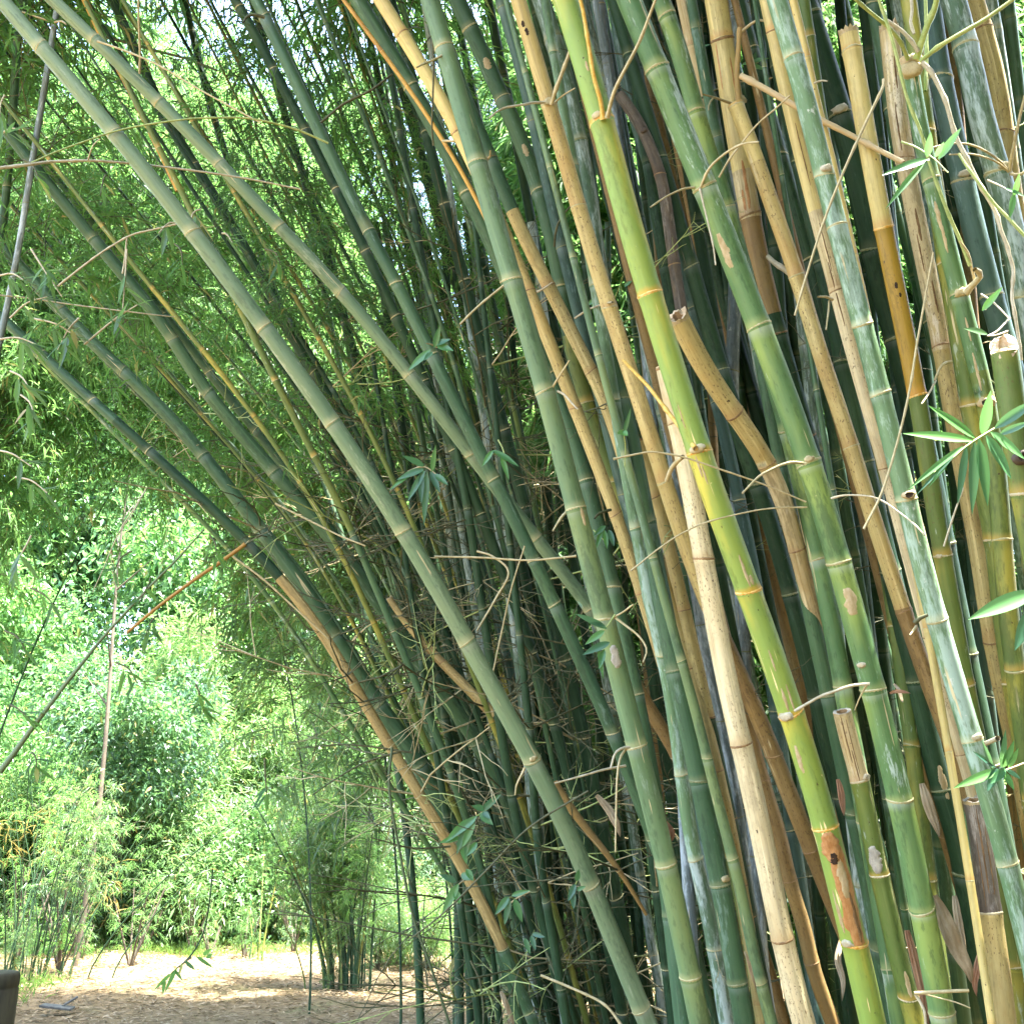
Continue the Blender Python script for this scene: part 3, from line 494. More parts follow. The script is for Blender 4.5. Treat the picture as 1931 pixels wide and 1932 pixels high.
C('Z1', '1722,1260 1737,1337 1760,1437 1780,1504 1807,1587 1820,1654 1840,1760 1865,1880', (40, 40), (3.4, 3.3), 'dark', 'dark green culm in shade between the chalky green and big mid green ones', nodes=[1490, 1650], ring='ringgreen', top=False)
C('Z2', '1545,1230 1570,1354 1604,1520 1627,1620 1647,1720 1657,1787 1680,1900', (30, 31), (3.45, 3.4), 'deep', 'shaded green culm right behind the rotten scar of the bright yellow green one', nodes=[1535, 1787], ring='ringgreen', top=False)
C('Z3', '1640,1330 1655,1420 1672,1520 1690,1620 1706,1720 1722,1800', (13, 15), (3.3, 3.25), 'deep', 'finger thin green culm between the sawn shredded one and the big mid green one', top=False, seg=14)
C('Z4', '1600,760 1620,830 1650,930 1690,1060 1720,1180 1755,1330', (36, 36), (3.75, 3.6), 'dark', 'black green culm in the gap right of the tan culm that springs from a joint', top=False)
C('Z5', '1700,1250 1725,1370 1755,1480 1790,1600 1830,1740 1850,1850', (22, 26), (3.55, 3.5), 'ochre', 'brown culm in the dark right of the big mid green one', nodes=[1395], ring='ringdark', top=False)
C('Z6', '1800,820 1830,930 1850,1060 1880,1200 1900,1330 1925,1470', (34, 36), (3.6, 3.5), 'deep', 'dim green culm behind the weathered split tan one', top=False)
C('Z7', '1580,440 1590,560 1606,640 1625,740', (26, 28), (3.5, 3.5), 'olive', 'olive culm in the shadow behind the chalky green one', top=False)
C('Z8', '1480,230 1492,330 1500,420 1506,500 1516,600 1530,720', (26, 28), (4.0, 3.9), 'mottled', 'mottled culm in the dark between two honey coloured ones', nodes=[395, 460], ring='ringgreen', top=False)
C('Z9', '1850,900 1868,980 1884,1080 1896,1180 1915,1300 1938,1440', (38, 40), (3.05, 3.0), 'olive', 'yellowish olive culm under the spreading leaf spray', nodes=[1018, 1290], ring='ringpale', top=False)
# thicket
C('D1', '45,-6 33,67 27,200 15,350 3,467 -14,600', (15, 14), (5.4, 5.4), 'deep', 'upright dark culm at the far edge behind the sunlit thin grey one', group=GC, ext=2.5, free=True)
C('D2', '107,22 97,87 77,217 60,320 50,383 37,467 23,533 10,600 -8,680', (11, 12), (4.9, 4.9), 'grey', 'thin grey culm lit along one side with bare white twigs', nodes=[40, 383], ring='ringgreen', group=GC, free=True, seg=14)
C('D3', '158,-6 187,57 207,100 230,140 267,213 283,247 310,300 337,360', (12, 10), (5.0, 5.0), 'orange', 'thin dry orange culm snapped off among the leaves', nodes=[205], ring='ringdark', group=GC, ext=2, free=True, seg=14)
C('D4', '213,-4 240,60 280,150 320,240 383,333 447,433 480,500 520,567 553,644 600,720 644,780 677,830 720,920 770,1030 840,1200 910,1400 970,1600 1020,1800 1045,1930', (17, 22), (5.6, 5.4), 'dark', 'dark culm shadowing the long pale green one from behind', group=GC, ext=3)
C('D5', '346,-6 360,50 370,100 390,160 400,213 427,290 455,380 500,500 570,680 660,880 760,1120 850,1380 930,1640 980,1850', (13, 16), (7.0, 6.6), 'dark', 'slender dark culm rising among bright leaves', group=GC, ext=2.5, seg=14)
C('D6', '103,360 187,460 240,527 283,583 330,622 367,730 433,783 467,830 510,883 567,944 644,1037 704,1124 754,1194 804,1260 870,1350 930,1440 980,1560 1020,1690 1055,1830 1080,1930', (22, 34), (5.0, 5.4), 'deep', 'thick dark green culm with lit upper edge, second of the low arching ones', nodes=[450, 640, 740, 890, 1050], ring='ringgreen', group=GC, top=True, ext=2)
C('D7', '180,650 233,697 300,764 367,834 400,884 443,937 483,980 520,1037 567,1094 617,1164 650,1240 687,1304 744,1364 787,1427 824,1504 870,1587 910,1670 937,1754 960,1850', (22, 36), (5.3, 5.2), 'deep', 'thick dark green culm rising beside the peeling tan one', nodes=[700, 860, 1000, 1200], ring='ringgreen', group=GB, top=True, ext=2)
C('D8', '60,650 87,680 167,747 217,794 283,850 350,910 417,977 467,1020 517,1070 550,1115 590,1165 644,1244 667,1294 707,1354 740,1417 777,1474 807,1520 850,1597 884,1657 920,1724 950,1787 966,1826 986,1875 1006,1925 1015,1950', (18, 22), (5.0, 4.8), [('deep', -1e9), ('dark', 790), ('gold', 1094), ('deep', 1789)], 'lowest arching culm, green at its tip and peeling tan over its lower half', nodes=[755, 850, 1025, 1290, 1500, 1789], ring='ring', group=GB, top=True, ext=1.6)
C('D9', '350,644 393,697 423,734 460,787 493,824 533,874 590,950 660,1050 740,1180 830,1340 910,1520 970,1720 1010,1900', (17, 20), (5.8, 5.8), 'deep', 'short visible dark culm between two thick arching ones', group=GC, top=True, ext=2)
C('D10', '440,555 473,617 498,670 513,707 550,777 583,837 600,877 644,954 670,1010 707,1107 730,1157 754,1210 784,1277 804,1340 824,1387 850,1450 885,1560 930,1720 965,1860', (13, 15), (4.7, 4.9), [('olive', -1e9), ('deep', 1000)], 'slim olive yellow culm slanting through the thicket', nodes=[860, 1010, 1190], ring='ring', group=GB, top=True, ext=1.5, seg=14)
C('D13', '735,1130 765,1175 824,1240 874,1290 934,1350', (12, 20), (5.1, 5.0), 'gold', 'dead tan culm broken short inside the thicket', nodes=[1250], ring='ringdark', group=GB, free=True, cut='jag')
C('D14', '1044,1478 1080,1530 1110,1570 1140,1605 1164,1637 1195,1685 1219,1726', (19, 6), (4.3, 4.3), 'ochre', 'broken brown culm lying slantwise and ending in a splinter', group=GB, free=True, seg=14)
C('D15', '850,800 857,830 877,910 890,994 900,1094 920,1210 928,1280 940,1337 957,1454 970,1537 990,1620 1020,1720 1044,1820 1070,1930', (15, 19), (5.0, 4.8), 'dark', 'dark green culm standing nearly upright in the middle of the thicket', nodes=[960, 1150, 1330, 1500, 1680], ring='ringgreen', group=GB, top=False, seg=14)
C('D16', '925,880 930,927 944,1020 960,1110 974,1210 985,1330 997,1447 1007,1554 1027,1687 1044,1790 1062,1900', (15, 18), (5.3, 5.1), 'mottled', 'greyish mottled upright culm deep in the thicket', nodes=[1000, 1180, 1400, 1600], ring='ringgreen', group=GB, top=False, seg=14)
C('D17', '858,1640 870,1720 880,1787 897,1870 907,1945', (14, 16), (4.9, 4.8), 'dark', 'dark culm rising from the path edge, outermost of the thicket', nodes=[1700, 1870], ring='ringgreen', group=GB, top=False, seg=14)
C('D18', '925,1760 937,1854 945,1945', (9, 10), (4.9, 4.9), 'dark', 'short thin dark stem beside the outermost thicket culm', group=GB, free=True, seg=12)
C('D19', '698,70 717,150 730,233 742,320 758,420 800,600 850,800 905,1030 960,1280 1010,1550 1050,1800', (13, 16), (6.6, 6.5), 'dark', 'dark straight culm against the bright sky gap, left of a bluish one', group=GC, top=True, ext=2.5, seg=14)
C('D20', '722,60 734,133 754,217 767,300 777,383 787,467 800,560 820,680 870,880 930,1120 985,1380 1035,1640 1075,1880', (14, 17), (6.2, 6.0), 'teal', 'bluish straight culm standing before the bright sky gap', nodes=[150, 300, 460], ring='ringgreen', group=GC, top=True, ext=2.5, seg=14)
C('D21', '745,110 767,200 787,267 804,333 820,383 840,450 870,560 920,740 980,960 1035,1200 1085,1450 1130,1700 1160,1900', (20, 22), (6.0, 5.8), 'dark', 'stout dark culm right of the bluish one by the sky gap', group=GC, top=True, ext=2.5, seg=14)
C('D22', '880,540 904,644 927,727 950,810 974,894 1000,990 1035,1120 1080,1300 1125,1500 1165,1700 1195,1880', (22, 26), (5.2, 5.1), 'dark', 'stout dark culm behind the crossing of two slim culms', group=GB, top=True, ext=3, seg=16)
C('D23', '925,560 943,640 960,720 976,810 1000,930 1030,1080 1075,1280 1120,1500 1165,1720 1195,1900', (18, 22), (5.7, 5.6), 'deep', 'dim upright culm behind the big sage green one', group=GB, top=True, ext=3, seg=14)
C('D24', '640,560 660,640 690,740 720,830 755,940 800,1080 860,1260 920,1450 975,1650 1020,1850', (16, 20), (6.0, 5.8), 'dark', 'dark leaning culm in the leafy gap under the grey green one', group=GC, top=True, ext=3, seg=14)
C('D25', '1003,1400 1007,1500 1015,1600 1030,1700 1048,1800 1065,1900', (15, 18), (4.6, 4.5), 'dark', 'green black upright culm just left of the foot of the long pale arching one', nodes=[1560, 1700], ring='ringgreen', group=GB, top=False, seg=14)
C('D26', '1160,1180 1178,1290 1200,1420 1225,1560 1240,1690 1258,1830', (20, 22), (4.6, 4.5), 'dark', 'dark culm close behind the foot of the big sage green one', group=GB, top=False, seg=14)
# ------------------------------------------------------------------ branches and twigs the photo shows one by one
B_('G1', '1040,198 1050,165 1074,100 1090,40 1098,-10', (8, 6), (3.44, 3.36), 'twig')
B_('G1', '1028,193 1005,194 990,197 954,203 936,212 924,223', (5, 4), (3.46, 3.36), 'twigpale')
B_('G1', '1044,196 1062,180 1085,166', (4, 2), (3.46, 3.4), 'twig')
B_('I1', '1138,226 1133,190 1120,143 1110,80 1100,20 1092,-10', (9, 7), (2.96, 2.9), 'twigorange')
B_('I1', '1146,222 1152,195 1164,160 1204,83 1225,30 1240,-10', (8, 5), (2.94, 2.82), 'twig')
B_('G1', '1176,680 1200,705 1227,734 1262,780 1290,815 1312,846', (6, 10), (3.42, 2.95), 'twigorange')
B_('M1', '1394,200 1391,165 1390,133 1393,90 1395,52', (12, 9), (3.5, 3.47), 'tan')
B_('M1', '1399,60 1415,46 1430,38 1442,40', (6, 4), (3.47, 3.42), 'twig')
B_('M1', '1388,198 1365,190 1345,183 1326,178', (6, 3), (3.52, 3.42), 'twig')
B_('M1', '1345,185 1338,195 1336,208', (4, 2), (3.44, 3.42), 'twig')
B_('O1', '1397,143 1440,166 1487,193 1550,227 1620,263 1665,287 1704,307', (12, 9), (3.2, 2.98), 'pale', kn=True)
B_('P1', '1499,595 1527,500 1554,417 1587,333 1624,250 1650,196 1665,164 1666,150', (4, 6), (2.72, 2.78), 'twig')
B_('P1', '1629,998 1664,927 1697,817 1717,727 1730,644 1760,477', (5, 4), (2.64, 2.74), 'twig')
B_('P1', '1780,1031 1797,977 1817,920', (4, 3), (2.7, 2.7), 'twigpale')
B_('J1', '1322,352 1332,328 1344,310 1370,288 1397,273 1415,269 1431,268', (5, 4), (2.9, 2.78), 'twig')
B_('J1', '1320,356 1328,390 1337,427 1345,462 1350,500', (4, 3), (2.9, 2.84), 'twigpale')
B_('J1', '1356,335 1376,300 1397,273 1430,233 1465,203 1490,180', (4, 3), (2.9, 2.8), 'twig')
B_('J1', '1314,353 1287,357 1255,372 1227,391', (5, 3), (2.92, 2.85), 'twig')
B_('J1', '1515,874 1495,872 1474,877 1450,888 1430,900 1400,931', (6, 4), (2.84, 2.72), 'twig')
B_('J1', '1520,947 1475,928 1430,910 1390,896 1354,884 1287,862 1235,853 1210,855 1157,866', (3, 4), (2.84, 2.8), 'twig')
B_('J1', '1522,957 1470,958 1420,964 1337,984 1287,1006 1244,1034 1190,1077', (3, 3), (2.84, 2.8), 'twig')
B_('J1', '1568,940 1585,936 1604,934 1654,940 1700,970 1725,990 1744,1010', (4, 3), (2.82, 2.6), 'twigpale')
B_('J1', '1640,1290 1604,1294 1575,1304 1547,1314 1522,1328 1498,1342', (6, 5), (2.8, 2.84), 'twigpale')
B_('J1', '1636,1290 1622,1315 1612,1340', (4, 2), (2.8, 2.84), 'twig')
B_('G3', '1258,907 1266,885 1278,870 1288,862', (9, 9), (3.2, 3.1), 'twig')
B_('W1', '1724,1874 1760,1872 1795,1870 1827,1869', (7, 6), (2.72, 2.7), 'twig')
B_('W1', '1726,1876 1738,1895 1744,1910 1746,1938', (6, 5), (2.72, 2.7), 'twigpale')
B_('W1', '1730,1872 1775,1884 1800,1890 1830,1902', (3, 2), (2.75, 2.7), 'twig')
B_('T1', '1904,322 1908,295 1914,267 1922,225 1933,180', (7, 5), (3.15, 3.05), 'twig')
B_('T1', '1900,320 1878,298 1854,283 1830,273 1807,270 1785,272 1760,278', (5, 3), (3.15, 2.95), 'twig')
B_('T1', '1902,324 1880,306 1855,296 1825,290 1790,292', (4, 3), (3.15, 3.0), 'twig')
B_('T1', '1906,328 1920,330 1935,324', (6, 5), (3.15, 3.1), 'twig')
B_('R1', '1728,112 1738,80 1750,45 1763,15 1768,-10', (13, 11), (2.88, 2.8), 'twiggreen')
B_('R1', '1736,116 1765,92 1800,70 1860,35 1920,-8', (9, 7), (2.86, 2.7), 'twiggreen')
B_('R1', '1712,112 1700,82 1676,52 1640,22 1606,-8', (8, 6), (2.88, 2.75), 'twiggreen')
B_('R1', '1738,118 1752,130 1764,150 1775,172 1784,193 1797,240 1806,266 1820,293 1834,322 1847,347 1862,372 1874,393 1882,412 1887,433 1898,460 1904,483 1911,508 1910,533 1908,560 1912,583 1920,633 1926,680', (9, 6), (2.82, 2.68), 'twigpale', name='vine')
B_('R1', '1672,38 1690,50 1705,62 1722,82 1732,98', (6, 8), (2.85, 2.86), 'twigpale')
B_('R1', '1718,-8 1720,20 1717,42 1724,64', (7, 5), (2.86, 2.84), 'twigpale')
B_('R1', '1655,-8 1684,80 1710,183 1737,250 1754,310 1787,400 1810,452 1829,502', (6, 7), (2.75, 2.78), 'twiggreen')
B_('R1', '1745,-8 1747,60 1747,120 1745,172', (7, 7), (3.0, 2.95), 'twiggreen')
B_('R1', '1808,290 1822,312 1837,333 1874,383 1900,410 1933,446', (5, 6), (2.76, 2.7), 'twiggreen')
B_('R1', '1822,552 1832,540 1842,530 1850,518 1838,508', (13, 9), (2.82, 2.75), 'twig')
B_('R1', '1838,528 1832,505 1826,478 1810,455', (6, 4), (2.8, 2.76), 'twig')
B_('R1', '1850,555 1870,568 1886,583 1902,600', (4, 3), (2.8, 2.7), 'twigpale')
B_('R1', '1905,600 1893,612 1880,625 1862,634', (4, 3), (2.68, 2.6), 'twigpale')
B_('Q1', '1812,690 1806,684 1790,683 1775,690 1768,705 1762,718', (8, 4), (3.1, 3.05), 'twig')
B_('Q1', '1765,718 1752,742 1738,762', (4, 3), (3.05, 2.95), 'twigpale')
B_('N1', '1725,1175 1735,1166 1750,1160', (10, 6), (2.72, 2.7), 'twigdark')
B_('N1', '1728,1182 1722,1190 1716,1198', (6, 3), (2.72, 2.7), 'twig')
B_('N1', '1858,1403 1870,1398 1882,1393', (9, 8), (2.72, 2.62), 'twigpale')
B_('N3', '1536,157 1548,152 1560,153', (4, 3), (3.06, 2.98), 'twigpale')
B_('N2', '1570,565 1558,560 1543,560', (6, 4), (3.1, 3.05), 'twig')
B_('N2', '1564,568 1562,590 1558,622', (4, 3), (3.1, 3.05), 'twig')
B_('K2', '1270,225 1300,200 1340,175 1372,158', (5, 3), (3.8, 3.7), 'twigdark')
B_('M2', '1496,520 1478,507 1462,497 1448,484', (12, 9), (3.4, 3.5), 'twigpale')
B_('F4', '839,102 820,112 800,120 787,127', (5, 3), (3.42, 3.35), 'twig')
B_('F4', '920,300 925,295 925,284', (5, 3), (3.42, 3.38), 'twig')
B_('F4', '955,535 930,555 900,580 868,612', (5, 4), (3.42, 3.4), 'twig')
B_('F4', '1040,735 1052,715 1065,695 1074,680', (5, 3), (3.36, 3.3), 'twig')
B_('F4', '1052,738 1065,745 1078,760 1090,772', (5, 3), (3.36, 3.3), 'twigpale')
B_('F4', '1070,965 1060,975 1050,990 1043,1002', (6, 3), (3.36, 3.3), 'twig')
B_('F4', '1162,1166 1180,1180 1205,1200 1220,1225 1213,1250', (5, 3), (3.3, 3.2), 'twig')
B_('F4', '1158,1164 1175,1155 1195,1140', (4, 3), (3.3, 3.2), 'twig')
B_('F4', '1187,1410 1173,1412 1160,1422 1152,1450', (6, 4), (3.22, 3.15), 'twigpale')
B_('F4', '1182,1412 1170,1430 1164,1470 1162,1540 1161,1608', (5, 3), (3.22, 3.1), 'twig')
B_('F4', '1180,1445 1140,1452 1105,1462 1046,1478', (5, 3), (3.22, 3.1), 'twigpale')
B_('F3', '1152,962 1140,965 1128,970 1122,978', (6, 4), (3.66, 3.6), 'twigdark')
B_('F6', '1010,552 1025,545 1042,533', (5, 3), (3.9, 3.85), 'twigpale')
B_('F6', '1085,600 1110,584 1140,573 1155,570', (4, 4), (3.85, 3.4), 'twigpale')
B_('F5c', '1046,465 1048,440 1056,415 1075,390', (5, 3), (3.92, 3.85), 'twigdark')
B_('F1', '835,266 850,266 872,266', (5, 3), (3.8, 3.75), 'twig')
B_('F2', '818,275 815,240 817,180 818,110 815,60', (4, 3), (3.6, 3.5), 'twigdark')
B_('C3', '500,33 480,28 466,32 460,42', (7, 4), (4.24, 4.2), 'twigdark')
B_('C3', '605,232 625,215 650,195 700,170 740,140', (5, 4), (4.25, 4.3), 'twigdark')
B_('D2', '100,40 80,35 60,28 42,22', (4, 3), (4.85, 4.8), 'twigpale')
B_('D2', '104,42 118,40 126,46', (4, 3), (4.85, 4.8), 'twigpale')
B_('D2', '0,317 60,310 100,305 167,303 220,306 267,310 367,322 467,337 567,357', (6, 3), (3.5, 3.9), 'twigpale')
B_('D2', '167,302 172,285 178,272 190,262', (3, 2), (3.6, 3.55), 'twigpale')
B_('D2', '60,307 110,285 160,267 210,250 267,237 350,225 410,222 467,223 520,233 567,247 620,270', (3, 4), (3.6, 3.9), 'twiggreen')
B_('C2', '185,78 240,97 300,123 367,163 430,198 493,232', (4, 3), (4.15, 4.0), 'twig')
B_('D4', '203,70 250,83 300,97 360,113 410,133', (6, 4), (5.5, 5.4), 'twigdark')
B_('D3', '262,170 265,110 263,50 262,-8', (5, 4), (4.7, 4.6), 'twig')
B_('D6', '110,540 145,512 183,483 215,462 250,443 290,433 333,423', (4, 3), (4.2, 4.2), 'twigpale')
B_('D6', '232,516 236,490 240,450', (4, 3), (4.2, 4.2), 'twigpale')
B_('D6', '0,557 60,563 140,575 260,590 330,598', (3, 2), (4.0, 4.3), 'twigpale')
B_('D8', '127,1287 165,1240 200,1197 283,1107 333,1057 387,997', (8, 3), (4.6, 4.9), 'deep', kn=False)
B_('D8', '0,1457 28,1420 57,1380 97,1327 127,1287', (12, 8), (4.4, 4.6), 'deep', kn=False)
B_('D8', '463,1027 420,1058 367,1094 300,1144 240,1194', (8, 6), (4.9, 4.7), 'orange', kn=True)
B_('D8', '440,1050 500,1095 560,1150 620,1205', (4, 3), (4.7, 4.7), 'twig')
B_('D7', '520,950 590,985 640,1010 690,1030', (4, 3), (4.8, 4.7), 'twig')
B_('D15', '820,1050 910,1052 997,1057 1087,1049', (4, 4), (3.9, 3.8), 'twig')
B_('D15', '900,1040 930,1050 960,1080 935,1130 900,1190', (4, 4), (4.0, 3.9), 'twig')
B_('D16', '990,1030 965,1110 945,1200 930,1270', (3, 3), (3.95, 4.0), 'twig')
B_('C1', '990,1448 985,1460 975,1480 972,1500', (5, 3), (3.8, 3.8), 'twig')
B_('D25', '770,1775 840,1720 920,1640 1000,1560 1110,1492', (3, 4), (3.9, 3.75), 'twigdark')
B_('D25', '1020,1840 1080,1865 1140,1895 1175,1938', (5, 5), (3.7, 3.6), 'twig')
B_('D8', '778,1420 660,1405 560,1412', (4, 2), (4.7, 4.6), 'twigdark')
B_('D8', '760,1417 690,1438 630,1472 590,1500', (4, 2), (4.7, 4.5), 'twigdark')
B_('D8', '850,1597 780,1600 700,1580', (4, 2), (4.7, 4.5), 'twigdark')
B_('D8', '740,1410 735,1490 757,1620 780,1730 815,1830 850,1938', (5, 5), (4.6, 4.3), 'dark', name='hanging_twig')
B_('D17', '888,1812 905,1850 912,1900 912,1938', (4, 3), (4.7, 4.6), 'twigdark')
B_('D8', '990,1690 960,1640 940,1610', (3, 2), (4.6, 4.5), 'twig')

# ------------------------------------------------------------------ scars, stubs, sheaths
patch('I1', 1690, .34, 215, 40, 'scar', seed=3, lift=.0025, shape=2.4, label='long orange brown rotten scar')
patch('I1', 1600, .02, 66, 40, 'scar', seed=4, lift=.0055, label='bulging scar lip round a dark hole')
patch('I1', 1606, .04, 26, 20, 'hole', name='rotten_hole', seed=5, lift=.0075)
patch('I1', 1650, .3, 90, 20, 'scarpale', seed=6, lift=.0045); patch('I1', 1715, .45, 110, 9, 'crack', name='crack', seed=16, lift=.0048); patch('I1', 1640, -.1, 150, 5, 'crack', name='crack', seed=17, lift=.001)
for (y, off, L, w, sd) in ((790, -.55, 52, 5, 1), (880, -.45, 50, 8, 2), (892, -.2, 42, 6, 3), (1080, .25, 70, 10, 4), (1098, .5, 22, 12, 14), (1250, -.1, 46, 7, 5), (1305, -.15, 50, 9, 6), (1318, .3, 60, 7, 7), (1425, -.55, 60, 16, 8), (1700, -.72, 80, 6, 9), (1730, -.6, 60, 9, 10), (130, .1, 22, 9, 11), (150, .35, 30, 10, 12)):
    patch('I1', y, off, L, w * .7, 'scarpale', name='peeling_slit', seed=sd, lift=.0012)
patch('J1', 1134, .05, 56, 24, 'scarpale', seed=22, lift=.0015, shape=2, label='pale chewed patch')
patch('J1', 480, -.45, 80, 20, 'scarpale', name='scuff', seed=23, lift=.0004)
patch('W1', 1610, -.1, 56, 28, 'scargrey', seed=24, lift=.0025, label='cracked grey scar')
patch('W1', 1850, .25, 56, 9, 'scarpale', name='scuff', seed=25, lift=.001)
patch('F4', 1240, .1, 46, 20, 'scargrey', seed=26, lift=.003, label='oval tan scar')
patch('F4', 980, .5, 40, 9, 'scarpale', seed=27, lift=.0015)
patch('H1', 1080, -.1, 24, 12, 'scarpale', seed=28, lift=.0012)
patch('G1', 60, -.1, 16, 9, 'hole', name='wormhole', seed=29, lift=.0008)
patch('G1', 51, -.3, 14, 8, 'hole', name='wormhole', seed=30, lift=.0008)
patch('F5', 122, .1, 26, 18, 'scarpale', name='bruise', seed=31, lift=.0006); patch('F5', 285, .1, 28, 13, 'scarpale', name='bruise', seed=32, lift=.0006)
patch('P1', 540, .1, 14, 8, 'hole', name='spot', seed=33, lift=.0005); patch('P1', 560, .3, 10, 6, 'hole', name='spot', seed=34, lift=.0005)
for (y, off, L, w, sd) in ((700, -.2, 80, 6, 1), (400, -.2, 60, 9, 2), (440, -.1, 70, 7, 3), (620, .0, 50, 5, 4)): patch('R1', y, off, L, w, 'scarpale', name='peeling_slit', seed=sd + 50, lift=.0012)
for (y, off, L, w, sd) in ((150, .2, 60, 7, 1), (240, -.2, 90, 6, 2), (430, .1, 60, 10, 3), (480, -.3, 70, 6, 4), (560, .3, 60, 8, 5)): patch('Q1', y, off, L * 1.2, w * .6, 'crack', name='crack', seed=sd + 60, lift=.0006)
for (y, off, L, w, sd) in ((560, -.1, 120, 6, 1), (300, .2, 120, 5, 2), (470, .1, 90, 5, 3)): patch('N2', y, off, L * 1.2, w * .6, 'crack', name='crack', seed=sd + 70, lift=.0005)
for (y, off, L, w, sd) in ((950, .2, 120, 6, 1), (900, -.2, 90, 5, 2), (1040, .1, 90, 5, 3)): patch('FF', y, off, L * 1.2, w * .6, 'crack', name='crack', seed=sd + 80, lift=.0005)
for (y, off, L, w, sd) in ((1390, -.3, 90, 5, 1), (1410, .2, 100, 4, 2), (1440, 0, 60, 5, 3)): patch('W1', y, off, L * 1.2, w * .6, 'crack', name='crack', seed=sd + 90, lift=.0006)
for (y, off, L, w, sd) in ((1590, .1, 140, 7, 1), (1640, -.4, 120, 5, 2), (1620, .5, 110, 5, 3)): patch('X1', y, off, L * 1.2, w * .6, 'crack', name='crack', seed=sd + 95, lift=.0006)
for (y, off, L, w, sd) in ((120, -.7, 130, 4, 1), (150, .4, 70, 4, 2), (350, .1, 110, 8, 3), (380, -.4, 60, 7, 4)): patch('M1', y, off, L, w, 'scar', name='crack', seed=sd + 110, lift=.0004)
patch('Z1', 1470, .3, 70, 16, 'scarpale', seed=120, lift=.001)
knob('N1', 328, .35, 22, 'twigpale'); knob('N1', 938, .3, 24, 'scarpale', True); knob('N1', 1390, .45, 20, 'twigpale')
knob('O1', 214, .1, 26, 'twigpale'); knob('J1', 1255, -.5, 16, 'twigpale'); knob('J1', 868, .1, 18, 'twig')
knob('R1', 558, .3, 26, 'twig'); knob('R1', 760, .1, 30, 'scarpale', True); knob('R1', 132, 0, 44, 'twig'); knob('R1', 116, .6, 30, 'twig'); knob('R1', 112, -.5, 28, 'scarpale')
knob('S1', 336, .3, 22, 'twigpale'); knob('T1', 322, .6, 26, 'twig'); knob('H1', 1660, .6, 18, 'twig'); knob('P1', 1046, -.5, 14, 'ringpale')
knob('I1', 1342, -.55, 26, 'twigpale'); knob('I1', 850, -.1, 26, 'twig'); knob('I1', 224, -.2, 20, 'twig'); knob('I1', 226, .35, 18, 'twig'); knob('I1', 1772, -.6, 22, 'twigpale')
knob('M1', 196, .7, 26, 'twig'); knob('G1', 196, .1, 22, 'twig'); knob('W1', 1468, .7, 18, 'twigpale'); knob('C1', 1428, .2, 14, 'twig'); knob('U1', 860, .3, 40, 'brown', True); knob('K2', 250, .2, 14, 'brown')

def sheath(key, line, w, d, mat, curl=.9, seed=0):
    """a dry papery culm sheath: a curved tapering strip along photo points"""
    rec = CU_[key]; L = pts(line); n = len(L); P = []
    for k, (x, y) in enumerate(L):
        t = k / (n - 1); P.append([*W(x, y, d[0] + (d[1] - d[0]) * t), 0])
    P, S = resample(crom(np.array(P), 5), .012); P = P[:, :3]; T, U, B = frames(P); q = np.random.default_rng(seed); nv = 9; rows = []
    cam_n = np.array(CP)[None] - P; cam_n /= np.linalg.norm(cam_n, axis=1)[:, None]; sd = np.cross(T, cam_n); sd /= np.linalg.norm(sd, axis=1)[:, None]
    jl = np.cumsum(q.normal(0, .03, (len(P), 2)), 0)
    for k in range(len(P)):
        t = k / (len(P) - 1); dd = d[0]; hw = w * .72 * dd / FPX / 2 * (math.sin(math.pi * min(1, .12 + .88 * t)) ** .7) * (1 + jl[k, 0])
        for m in range(nv):
            f = m / (nv - 1) * 2 - 1; rows.append(P[k] + sd[k] * hw * f + cam_n[k] * hw * (1 - f * f) * curl * .6 + cam_n[k] * .004 * math.sin(f * 17 + k * .2))
    I = np.arange(len(P) - 1)[:, None] * nv + np.arange(nv - 1)[None]
    obj('culm_sheath', mesh_np('culm_sheath', np.array(rows) - rec['base'], [np.stack([I, I + 1, I + nv + 1, I + nv], -1).reshape(-1, 4)], mat), rec['root'])
sheath('Z1', '1738,1478 1748,1510 1758,1540 1766,1560 1772,1580', 26, (3.1, 3.05), 'sheath', seed=1)
sheath('J1', '1760,1690 1775,1720 1790,1755 1808,1795 1826,1830 1832,1856', 40, (2.92, 2.9), 'sheath', seed=2)
sheath('W1', '1710,1755 1722,1800 1735,1850 1745,1900 1752,1938', 24, (3.1, 3.05), 'sheathred', seed=3)
sheath('Z1', '1800,1690 1806,1730 1815,1770 1822,1800', 22, (3.1, 3.05), 'sheath', seed=4)
sheath('X1', '1846,1800 1842,1830 1838,1855 1842,1880', 18, (2.95, 2.92), 'sheathred', seed=5)
sheath('Z3', '1685,1290 1694,1300 1700,1318 1703,1326', 9, (3.1, 3.0), 'sheath', seed=6)
sheath('Z3', '1678,1308 1694,1304 1718,1308', 10, (3.05, 3.0), 'sheathred', seed=7)
sheath('G5', '1587,1770 1580,1810 1590,1850 1588,1890', 20, (3.6, 3.5), 'sheath', seed=8)
sheath('H1', '1404,1795 1412,1815 1420,1845 1428,1870', 9, (3.2, 3.2), 'sheath', seed=9)
sheath('I1', '1580,1470 1585,1490 1588,1510 1592,1540', 18, (3.1, 3.1), 'sheathred', seed=10)
sheath('Y1', '1840,1500 1850,1515 1858,1535 1862,1550', 20, (3.0, 2.95), 'sheath', seed=11)
sheath('D8', '945,1870 955,1895 965,1920 972,1940', 14, (4.5, 4.5), 'sheath', seed=12)
sheath('D14', '1125,1500 1150,1530 1165,1560 1170,1580', 18, (4.25, 4.25), 'sheath', seed=13)
sheath('AA', '1243,1545 1255,1560 1265,1575 1262,1590', 30, (3.9, 3.9), 'sheathred', seed=14)

